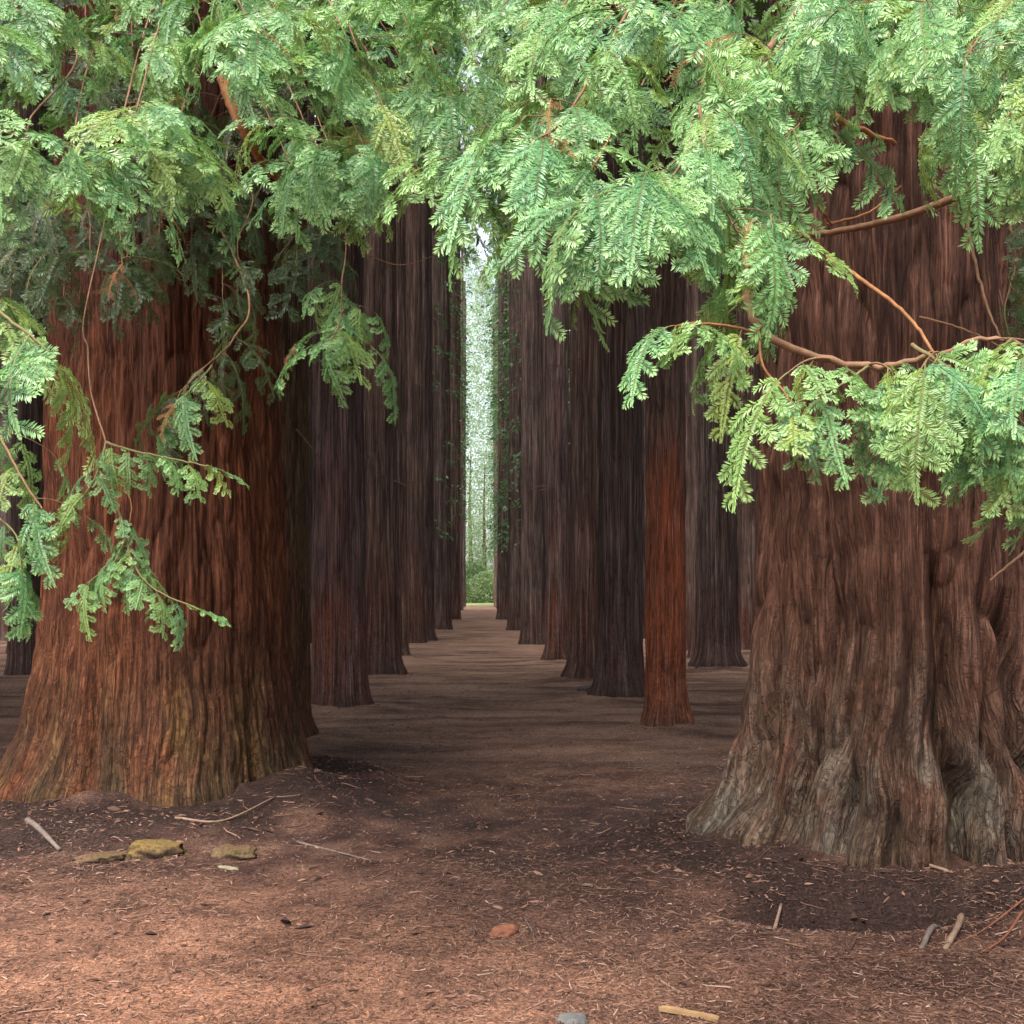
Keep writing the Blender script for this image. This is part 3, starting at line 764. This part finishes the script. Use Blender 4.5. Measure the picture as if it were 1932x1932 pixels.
limb('B', [P(420, 150, 6.5), P(450, 230, 6.3), P(485, 290, 6.4), P(530, 345, 6.8)], .035, .02, 'twig', name='branch')
# growth close to the trunk, shade painted into its needles
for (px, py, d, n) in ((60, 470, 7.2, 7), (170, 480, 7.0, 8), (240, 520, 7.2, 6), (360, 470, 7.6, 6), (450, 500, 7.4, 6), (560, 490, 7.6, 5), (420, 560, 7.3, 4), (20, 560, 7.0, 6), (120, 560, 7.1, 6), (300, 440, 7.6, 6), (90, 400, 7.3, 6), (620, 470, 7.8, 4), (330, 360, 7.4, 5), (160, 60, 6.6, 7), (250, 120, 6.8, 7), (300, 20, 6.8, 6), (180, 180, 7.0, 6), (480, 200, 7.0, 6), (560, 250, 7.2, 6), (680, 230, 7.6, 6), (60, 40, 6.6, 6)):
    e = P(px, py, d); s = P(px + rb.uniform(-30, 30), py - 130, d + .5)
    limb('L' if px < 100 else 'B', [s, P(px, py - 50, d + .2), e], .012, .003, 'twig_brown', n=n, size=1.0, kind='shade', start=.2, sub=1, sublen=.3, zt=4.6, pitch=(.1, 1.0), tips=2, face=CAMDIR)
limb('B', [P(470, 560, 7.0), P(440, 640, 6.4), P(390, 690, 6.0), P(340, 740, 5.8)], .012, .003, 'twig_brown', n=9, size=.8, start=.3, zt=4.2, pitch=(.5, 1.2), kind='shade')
limb('B', [P(400, 690, 5.9), P(370, 725, 5.7), P(335, 760, 5.6)], .006, .003, 'twig_green', n=5, size=.7, start=.1, pitch=(.6, 1.2))
limb('B', [P(640, 400, 7.4), P(645, 540, 6.8), P(640, 610, 6.4), P(620, 650, 6.1)], .008, .003, 'twig_brown', n=9, size=.75, start=.6, zt=5.2, pitch=(.4, 1.2), kind='green', sub=4, sublen=.25, tips=1)
# bright spray entering low on the edge of the frame
limb('L', [P(-90, 480, 3.6), P(-30, 560, 3.1), P(40, 620, 2.9), P(90, 660, 2.85)], .01, .003, 'twig_green', n=8, size=.6, start=.35, zt=4.4, pitch=(.3, 1.0), face=CAMDIR + .5)
limb('L', [P(-120, 740, 4.2), P(-20, 800, 3.8), P(40, 900, 3.6), P(80, 960, 3.5)], .01, .003, 'twig_brown', n=7, size=.45, start=.3, zt=4.0, pitch=(.5, 1.2), sub=4, sublen=.22, tips=1)
limb('L', [P(-20, 960, 3.6), P(30, 1010, 3.5), P(40, 1070, 3.45)], .004, .002, 'twig_green', n=4, size=.45, start=.2, pitch=(.8, 1.3))
# long shoot hanging in front of the red trunk
limb('B', [P(166, 560, 5.2), P(166, 660, 4.6), P(172, 740, 4.1), P(200, 835, 3.7)], .0035, .003, 'twig_brown', zt=4.8)
limb('B', [P(200, 835, 3.7), P(250, 850, 3.62), P(320, 865, 3.58), P(395, 880, 3.55)], .005, .002, 'twig_green', n=10, size=.30, start=.05, pitch=(.2, 1.0), side=.8)
limb('B', [P(200, 835, 3.7), P(180, 900, 3.6), P(140, 960, 3.55)], .004, .002, 'twig_green', n=7, size=.32, start=.05, pitch=(.4, 1.1))
limb('B', [P(205, 900, 3.65), P(235, 1000, 3.6), P(250, 1060, 3.55), P(290, 1110, 3.5), P(375, 1150, 3.45)], .0045, .002, 'twig_green', n=14, size=.28, start=.15, pitch=(.3, 1.1))
limb('B', [P(238, 1010, 3.58), P(215, 1060, 3.52), P(165, 1100, 3.48)], .0035, .0018, 'twig_green', n=8, size=.28, start=.1, pitch=(.5, 1.2))
limb('B', [P(200, 860, 3.7), P(245, 940, 3.66), P(245, 985, 3.62)], .003, .002, 'twig')
for (px, py, d) in ((226, 520, 5.5), (300, 420, 6.0)):
    limb('B', [P(px, py - 90, d + .2), P(px + 4, py - 30, d), P(px + 6, py, d)], .003, .002, 'twig', n=2, size=.6, kind='dead', start=.6, name='dead_twig')
# thin dead twigs hanging before the avenue
for pts in ([(640, 430, 8), (644, 520, 8), (650, 620, 8.1)], [(776, 400, 10), (780, 480, 10), (782, 600, 10)], [(590, 480, 9), (592, 560, 9), (625, 620, 9)], [(690, 480, 10), (760, 500, 10), (850, 470, 10)]):
    limb('B', [P(*q) for q in pts], .006, .003, 'twig_brown', name='dead_twig')

# green shoots on trunks farther along the path
def shoots(tree, x, y, r, z0, z1, n, seed, toward):
    q = random.Random(seed)
    Vs = []; gr = []
    for k in range(n):
        z = q.uniform(z0, z1); a = toward + q.gauss(0, 1.0); L0 = r + q.uniform(.1, 1.1)
        for j in range(14):
            u = q.random(); c = Vector((math.cos(a), math.sin(a), 0)) * (r + (L0 - r) * u) + Vector((q.gauss(0, .12), q.gauss(0, .12), z - .3 * u + q.gauss(0, .1)))
            d = Vector((math.cos(a) + q.gauss(0, .5), math.sin(a) + q.gauss(0, .5), -.7)).normalized(); w = d.cross(Vector((q.gauss(0, 1), q.gauss(0, 1), q.gauss(0, 1)))).normalized()
            L = q.uniform(.10, .24)
            Vs += [c, c + d * L * .5 + w * L * .2, c + d * L, c + d * L * .5 - w * L * .2]; gr += [0, .3, 1, .3]
    V = np.array([tuple(v) for v in Vs])
    o = obj('foliage', mesh_np('foliage', V, [np.arange(len(V)).reshape(-1, 4)], {'growth': gr}, [M['needle_shoot']], smooth=False), tree)
    o.rotation_euler = (0, 0, -tree.rotation_euler[2])
for i, (x, y, r, t) in enumerate(far_trees):
    off = x - axis(y)
    if abs(off) < 2.6 and y > 44:
        side = 1 if off > 0 else -1
        dens = (40 if side > 0 else 10) * (1.0 if y < 90 else .8)
        shoots(t, x, y, r, 3.5 + (y - 44) * (.03 if side > 0 else .10), 5 + .34 * y, int(dens * (1 + y / 90)), 900 + i, math.pi + .6 if side > 0 else -.6)

# dead lower branches on the row trees
def dead_branches(tree, r, n, seed, zlo=3.0, zhi=9.0):
    q = random.Random(seed)
    for k in range(n):
        a = q.random() * 6.28; z = q.uniform(zlo, zhi); p = Vector((math.cos(a) * r * .7, math.sin(a) * r * .7, z)); d = Vector((math.cos(a), math.sin(a), q.uniform(-.2, .3)))
        pts = [p]
        for j in range(5): d = (d + Vector((q.gauss(0, .2), q.gauss(0, .2), -.12))).normalized(); pts.append(pts[-1] + d * q.uniform(.12, .25))
        v, f = tube(pts, [.012 * (1 - .15 * j) for j in range(6)], 4)
        obj('dead_branch', mesh_np('dead_branch', v, [f], None, [M['twig_brown']]), tree)
for k in NEAR: dead_branches(TREES[k], NEAR[k][2], 5, NEAR[k][4])
for i, (x, y, r, t) in enumerate(far_trees[:6]): dead_branches(t, r, 6, 60 + i)

# ------------------------------------------------------------------ beyond the grove
SHRUB = [crown_mesh('shrub_foliage', 80 + k, .1, 3.4, 1.9, 5000, M['shrub'], .22, 'ball') for k in range(2)]
BACK = [crown_mesh('back_crown', 90 + k, 2, 46, 4.6, 26000, M['far_leaf'], .26, 'ball') for k in range(2)]
shrub_at = [(-6.3, 150, 1.0), (-3.2, 152, 1.25), (-5.2, 158, 1.6), (-1.0, 156, 1.1), (-8.4, 155, 1.3)]
for k, (x, y, s) in enumerate(shrub_at):
    t = bpy.data.objects.new('shrub', None); C.objects.link(t); t.location = (x, y, .2); t.rotation_euler = (0, 0, k * 1.7); t.scale = (s, s, s)
    tag(t, "sunlit yellow-green shrub in the clearing at the bright end of the avenue", "shrub", "shrubs at the end of the avenue")
    obj('foliage', SHRUB[k % 2], t)
    v, f = tube([(0, 0, -.1), (.05, 0, .6), (.1, .1, 1.6)], [.07, .05, .02], 6); obj('stem', mesh_np('stem', v, [f], None, [M['twig_brown']]), t)
for k, (x, y, s) in enumerate([(-9, 172, 1.0), (-4.2, 182, 1.1), (-1, 170, .9), (-7, 196, 1.3), (4, 190, 1.2), (-14, 190, 1.2)]):
    t = bpy.data.objects.new('broadleaf_tree', None); C.objects.link(t); t.location = (x, y, .2); t.rotation_euler = (0, 0, k * 2.3); t.scale = (s, s, s)
    tag(t, "pale green tree in hazy light closing the bright end of the avenue", "tree", "trees beyond the avenue")
    obj('crown', BACK[k % 2], t)
    v, f = tube([(0, 0, -.2), (.1, 0, 5), (0, .2, 12), (.1, 0, 20)], [.4, .3, .2, .05], 8); obj('trunk', mesh_np('trunk', v, [f], None, [M['twig_brown']]), t)

def woodland():
    rng = np.random.default_rng(77); n = 44000
    side = rng.random(n) < .5
    x = np.where(side, rng.uniform(-100, -9.5, n), rng.uniform(1.5, 70, n)); y = rng.uniform(141, 150, n)
    far = rng.random(n) < .35                       # the belt turns along the open flanks of the grove
    x = np.where(far, np.where(side, rng.uniform(-58, -50, n), rng.uniform(46, 54, n)), x); y = np.where(far, rng.uniform(15, 150, n), y)
    z = rng.uniform(0, 1, n) ** .9 * 46
    c = np.stack([x, y, z], 1) + rng.normal(0, .6, (n, 3))
    d = rng.normal(0, 1, (n, 3)); d[:, 2] -= .6; d /= np.linalg.norm(d, axis=1, keepdims=True); w = np.cross(d, rng.normal(0, 1, (n, 3))); w /= np.linalg.norm(w, axis=1, keepdims=True)
    L = rng.uniform(1.0, 2.4, (n, 1))
    V = np.stack([c - d * L * .5, c + w * L * .3, c + d * L * .5, c - w * L * .3], 1).reshape(-1, 3)
    return mesh_np('woodland', V, [np.arange(len(V)).reshape(-1, 4)], {'growth': np.tile([0, .3, 1, .3], n)}, [M['crown']], smooth=False)
tag(obj('woodland', woodland()), "dark evergreen woodland closing the view behind the trunks", "woodland", kind='stuff')

# ------------------------------------------------------------------ fallen needles and twigs on the ground
def litter():
    rng = np.random.default_rng(3)
    n = 230000
    y = 3.7 * (26 / 3.7) ** rng.random(n) ** 1.2
    x = rng.uniform(-1, 1, n) * (.55 * y + .4)
    keep = (np.hypot(x - TA[0], y - TA[1]) > 1.15) & (np.hypot(x - TB[0], y - TB[1]) > 1.15)
    dn = fbm(x * .9, y * .9, 0, 33, 3)
    keep &= rng.random(n) < np.clip((dn - .25) * 2.6, .35, 1)
    keep &= (((x - 1.72) / .6) ** 2 + ((y - 5.92) / .28) ** 2 > 1) | (rng.random(n) < .15)
    x, y = x[keep], y[keep]; n = len(x)
    z = ground_h(x, y) + rng.uniform(.001, .010, n)
    a = rng.random(n) * 6.283; L = rng.gamma(2.2, .0050, n) + .005; w = rng.uniform(.0007, .0016, n) * (1 + y / 12)
    til = rng.normal(0, .18, n)
    d = np.stack([np.cos(a) * np.cos(til), np.sin(a) * np.cos(til), np.sin(til)], 1); s = np.stack([-np.sin(a), np.cos(a), rng.normal(0, .4, n)], 1)
    c = np.stack([x, y, z], 1); bend = s * (L * rng.normal(0, .12, n))[:, None]
    L = L[:, None]; w = w[:, None]
    V = np.stack([c - d * L - s * w, c - d * L + s * w, c + s * w + bend, c - s * w + bend, c + d * L + s * w * .5, c + d * L - s * w * .5], 1).reshape(-1, 3)
    b = np.arange(n)[:, None] * 6
    F = np.concatenate([b + np.array([[0, 1, 2, 3]]), b + np.array([[3, 2, 4, 5]])])
    tone = np.repeat(rng.random(n), 6)
    return mesh_np('litter', V, [F], {'tone': tone}, [M['litter']], smooth=False)
def litter_mat():
    t = NT('litter_needles')
    c = t.ramp(t.attr('tone'), [(0, (.03, .017, .014)), (.4, (.085, .043, .030)), (.65, (.17, .088, .060)), (.93, (.23, .13, .092)), (1, (.34, .23, .17))])
    return t.bsdf(c, .85, None, .2)
M['litter'] = litter_mat()
tag(obj('fallen_needles', litter()), "brown fallen needles and twiglets covering the ground", "litter", kind='stuff')

def debris():
    rng = np.random.default_rng(8); V = []; F = []; tone = []
    def ring(c, r0, r1, n):
        for _ in range(n):
            a = rng.random() * 6.283; r = rng.uniform(r0, r1); yield c[0] + math.cos(a) * r, c[1] + math.sin(a) * r
    spots = list(ring(TA, 1.15, 1.9, 1300)) + list(ring(TB, 1.15, 2.2, 1300)) + [(rng.uniform(-3, 3), rng.uniform(3.8, 8)) for _ in range(900)]
    for (tx, ty, r, _, _) in NEAR.values(): spots += list(ring((tx, ty), r * 1.1, r * 2.2, 60))
    P0 = np.array(spots); Z = ground_h(P0[:, 0], P0[:, 1])
    for (x, y), z in zip(spots, Z):
        L = rng.gamma(2, .007) + .007; w = L * rng.uniform(.12, .35); h = w * .5; a = rng.random() * 6.283; ti = rng.normal(0, .25)
        d = np.array([math.cos(a), math.sin(a), ti]); e = np.array([-math.sin(a), math.cos(a), rng.normal(0, .3)]); u = np.array([0, 0, 1.])
        c = np.array([x, y, z + h * .5]); b = len(V)
        V += [c - d * L, c - d * L * .3 + e * w, c + d * L * .5 + e * w * .7, c + d * L, c + d * L * .4 - e * w, c - d * L * .5 - e * w * .8, c + u * h * 2, c - u * h]
        for i in range(6): F += [(b + i, b + (i + 1) % 6, b + 6), (b + (i + 1) % 6, b + i, b + 7)]
        tone += [rng.random() ** 2 * .9] * 8
    return mesh_np('debris', np.array(V), [np.array(F)], {'tone': tone}, [M['litter']], smooth=False)
tag(obj('bark_debris', debris()), "crumbled bark and wood bits strewn about the tree feet", "debris", kind='stuff')

def fallen_sprays():
    rng = np.random.default_rng(12); Vs = []; Fs = []; G = []; off = 0
    src = []
    for me in SPRAY['dead']:
        v = np.empty(len(me.vertices) * 3, np.float32); me.vertices.foreach_get('co', v); v = v.reshape(-1, 3).copy(); v[:, 2] *= .15
        f = np.empty(len(me.loops), np.int32); me.loops.foreach_get('vertex_index', f); src.append((v, f.reshape(-1, 4)))
    k = 0
    while k < 170:
        y = 3.9 * (11 / 3.9) ** rng.random(); x = rng.uniform(-1, 1) * (.5 * y + .3)
        if math.hypot(x - TA[0], y - TA[1]) < 1.4 or math.hypot(x - TB[0], y - TB[1]) < 1.3: continue
        v, f = src[k % 2]; a = rng.random() * 6.283; sc = rng.uniform(.3, .75); c, s_ = math.cos(a) * sc, math.sin(a) * sc
        w = np.stack([v[:, 0] * c - v[:, 1] * s_ + x, v[:, 0] * s_ + v[:, 1] * c + y, v[:, 2] * sc], 1)
        w[:, 2] = .006 + np.abs(w[:, 2]) * .3
        Vs.append(w); Fs.append(f + off); off += len(w); G.append(np.full(len(w), rng.random() * .75)); k += 1
    Vs = np.concatenate(Vs); Vs[:, 2] += ground_h(Vs[:, 0], Vs[:, 1])
    return mesh_np('fallen_sprays', Vs, [np.concatenate(Fs)], {'tone': np.concatenate(G)}, [M['litter']], smooth=False)
tag(obj('fallen_sprays', fallen_sprays()), "dry brown redwood sprays matted into the needle litter", "litter", kind='stuff')

def fallen_twigs():
    rg = random.Random(21); Vs = []; Fs = []; G = []; off = 0
    k = 0
    while k < 420:
        if k % 3: y = 3.9 * (13 / 3.9) ** rg.random(); x = rg.uniform(-1, 1) * (.5 * y + .3)
        else:
            c = TA if k % 2 else TB; a = rg.random() * 6.28; q = rg.uniform(1.3, 2.2); x, y = c[0] + math.cos(a) * q, c[1] + math.sin(a) * q
        k += 1
        if math.hypot(x - TA[0], y - TA[1]) < 1.3 or math.hypot(x - TB[0], y - TB[1]) < 1.2: continue
        a = rg.random() * 6.28; L = rg.uniform(.04, .2); p = []
        for j in range(5):
            a += rg.gauss(0, .18); x += math.cos(a) * L / 4; y += math.sin(a) * L / 4; p.append((x, y, .004 + rg.random() * .006))
        r = rg.uniform(.0012, .0040)
        v, f = tube(p, [r, r, r * .9, r * .8, r * .5], 4); Vs.append(v); Fs.append(f + off); off += len(v); G.append(np.full(len(v), rg.random() ** .8))
    Vs = np.concatenate(Vs); Vs[:, 2] += ground_h(Vs[:, 0], Vs[:, 1])
    return mesh_np('fallen_twigs', Vs, [np.concatenate(Fs)], {'tone': np.concatenate(G)}, [M['litter']])
tag(obj('fallen_twigs', fallen_twigs()), "small dry twigs strewn over the forest floor", "litter", kind='stuff')

def on_ground(px, py, dz=0.0):
    """ground point seen at a picture position (flat ground, then lifted to the real height)"""
    d = 2200 * CAM_H / (py - 1118); x = (px - 966) * d / 2200
    for _ in range(6):
        h = gh(x, d) + dz; d = 2200 * (CAM_H - h) / (py - 1118); x = (px - 966) * d / 2200
    return Vector((x, d, gh(x, d) + dz))

def stick(name, pix, r0, r1, mat, label, cat='stick', lift=None, sides=7):
    base = [on_ground(px, py) for px, py in pix]
    pts = [Vector(p) for p in base]
    for i, p in enumerate(pts): p.z += (r0 * .6 if lift is None else lift[i])
    o0 = pts[0].copy(); m = len(pts) * 5
    path = spline(pts, m)
    v, f = tube([p - o0 for p in path], [(r0 + (r1 - r0) * i / (m - 1)) * (1 + .25 * (rb.random() - .5)) for i in range(m)], sides)
    o = obj(name, mesh_np(name, v, [f] + caps(m, sides), None, [M[mat]]), None, o0)
    tag(o, label, cat); return o
stick('stick', [(1446, 1708), (1458, 1718), (1474, 1738)], .013, .008, 'stick_pale', "short pale stick lying at the rim of the dug-out hollow")
stick('root', [(1738, 1790), (1757, 1760), (1772, 1728)], .012, .017, 'stick_grey', "curved grey root beside the hollow, the duller of two", 'root', lift=(-.004, .02, .0))
stick('root', [(1782, 1790), (1806, 1762), (1814, 1722)], .012, .017, 'stick_pale', "curved pale root beside the hollow, nearer the frame edge of two", 'root', lift=(-.004, .03, .0))
stick('twig', [(1240, 1848), (1262, 1862), (1284, 1874)], .006, .004, 'stick_pale', "thin pale twig lying above the tan wood splinter")
stick('root', [(1940, 1700), (1830, 1770), (1700, 1800), (1560, 1810)], .005, .002, 'clod', "long thin root crossing the ground below the two curved roots", 'root')
stick('root', [(1930, 1720), (1895, 1770), (1850, 1800)], .008, .004, 'clod', "thin reddish root running out from the foot of the grey tree", 'root')
stick('root', [(1690, 1612), (1735, 1630), (1790, 1650)], .018, .008, 'stick_pale', "pale root hugging the foot of the massive grey tree", 'root')
stick('stick', [(52, 1572), (72, 1588), (112, 1606)], .022, .014, 'stick_grey', "weathered grey stick on the bank below the red-brown tree")
stick('twig', [(330, 1560), (420, 1556), (520, 1545)], .010, .005, 'stick_pale', "thin pale root lying along the foot of the red-brown tree", 'root')
stick('twig', [(900, 1842), (925, 1838), (936, 1832)], .005, .003, 'stick_pale', "tiny pale twig on the orange litter in mid foreground")
stick('twig', [(560, 1590), (640, 1610), (700, 1625)], .009, .004, 'stick_grey', "thin grey twig pointing from the bank toward the path")
stick('twig', [(990, 1735), (1005, 1760), (1010, 1790)], .005, .003, 'stick_grey', "bent dark twig lying just beside the red bark clod")
stick('stick', [(1095, 1304), (1112, 1300), (1128, 1298)], .05, .03, 'stick_grey', "short dark log end at the foot of the light-streaked redwoods")

def blob(name, px, py, sx, sy, sz, mat, label, cat, rz=0.0, seed=1, rough=.25, flat=0.0, sub=18):
    p = on_ground(px, py)
    th = np.linspace(0, 2 * math.pi, sub * 2, endpoint=False); ph = np.linspace(-math.pi / 2, math.pi / 2, sub)
    T, H = np.meshgrid(th, ph)
    x, y, z = np.cos(T) * np.cos(H), np.sin(T) * np.cos(H), np.sin(H)
    k = 1 + rough * 2 * (fbm(x * 1.6 + seed, y * 1.6, z * 1.6, seed, 3) - .5)
    k *= 1 + .16 * (fbm(x * 6 + seed, y * 6, z * 6, seed + 9, 2) - .5) * 2
    z = np.clip(z * k, -.5, 1 - flat)
    V = np.stack([(x * k * sx).ravel(), (y * k * sy).ravel(), (z * sz).ravel()], 1)
    n = sub * 2
    a = np.arange(sub - 1)[:, None] * n; b = np.arange(n)[None, :]; b2 = (b + 1) % n
    F = np.stack([(a + b).ravel(), (a + b2).ravel(), (a + n + b2).ravel(), (a + n + b).ravel()], 1)
    o = obj(name, mesh_np(name, V, [F], None, [M[mat]]), None, p); o.rotation_euler = (0, 0, rz)
    tag(o, label, cat); return o
def moss_material(name, a, b, soil):
    t = NT(name); n = t.noise(5, detail=5, rough=.65); n2 = t.noise(45, detail=4, rough=.7)
    nz = t.n.new('ShaderNodeNewGeometry'); sp = t.n.new('ShaderNodeSeparateXYZ'); t.l.new(nz.outputs['Normal'], sp.inputs[0])
    c = t.mix(t.rng(n, .4, .62), a, b)
    f = t.math('MULTIPLY', t.rng(sp.outputs[2], .0, .7), t.rng(n, .3, .5, .5, 1))
    c = t.mix(f, soil, c)
    c = t.mix(1.0, c, t.ramp(n2, [(.3, (.5, .5, .5)), (.7, (1.5, 1.45, 1.4))]), 'MULTIPLY')
    return t.bsdf(c, .95, t.bump(n2, 1, .015), .1)
M['moss_yellow'] = moss_material('moss_yellow', (.17, .115, .038), (.10, .068, .032), (.05, .03, .022))
M['moss_brown'] = moss_material('moss_brown', (.13, .08, .05), (.09, .065, .03), (.04, .025, .02))
blob('root', 292, 1616, .19, .12, .115, 'moss_yellow', "flat yellow mossy root hump on the bank before the red-brown tree", 'root', -.12, 23, .5, .25, 30)
blob('root', 195, 1624, .15, .09, .06, 'moss_brown', "flat brown root lump beside the yellow hump, away from the path", 'root', .15, 5, .5, .3, 26)
blob('root', 440, 1614, .15, .10, .075, 'moss_brown', "low olive-brown root lump on the bank, path side of the yellow hump", 'root', -.2, 8, .5, .3, 26)
blob('bark_clod', 952, 1762, .075, .05, .045, 'clod', "small reddish bark clod in the middle foreground", 'bark', .5, 13, .3)
blob('stone', 1080, 1926, .062, .05, .03, 'stone', "flat grey stone at the bottom edge of the picture", 'stone', .1, 17, .12, .3)
blob('bark_flake', 428, 1638, .085, .025, .012, 'flake', "pale greenish bark flake lying below the yellow root hump", 'bark', -.45, 19, .25)

def plank(px0, py0, px1, py1, w, h, mat, name, label, cat):
    a, b = on_ground(px0, py0), on_ground(px1, py1); d = b - a; L = d.length
    rg = random.Random(7); V = []; n = 9
    for i in range(n):
        u = i / (n - 1)
        ww = w * (1 - .25 * u) * rg.uniform(.85, 1.1); hh = h * rg.uniform(.85, 1.1)
        for sy, sz in ((-1, 0), (1, 0), (1, 1), (-1, 1)): V.append((u * L + rg.uniform(-.004, .004), sy * ww / 2, sz * hh + .004 * math.sin(u * 3)))
    F = [(i * 4 + s, i * 4 + (s + 1) % 4, i * 4 + 4 + (s + 1) % 4, i * 4 + 4 + s) for i in range(n - 1) for s in range(4)] + [(3, 2, 1, 0), tuple(n * 4 - 4 + s for s in range(4))]
    o = obj(name, mesh_np(name, V, [np.array(F)], None, [M[mat]], smooth=False), None, a + Vector((0, 0, .004)))
    o.rotation_euler = (0, 0, math.atan2(d.y, d.x)); tag(o, label, cat); return o
plank(1246, 1908, 1356, 1926, .035, .016, 'chip', 'wood_splinter', "flat tan wood splinter at the bottom of the picture", 'wood')
plank(1100, 1652 + 20, 1118, 1655 + 20, .02, .01, 'stick_pale', 'wood_chip', "tiny pale wood chip out on the path before the grey tree", 'wood')
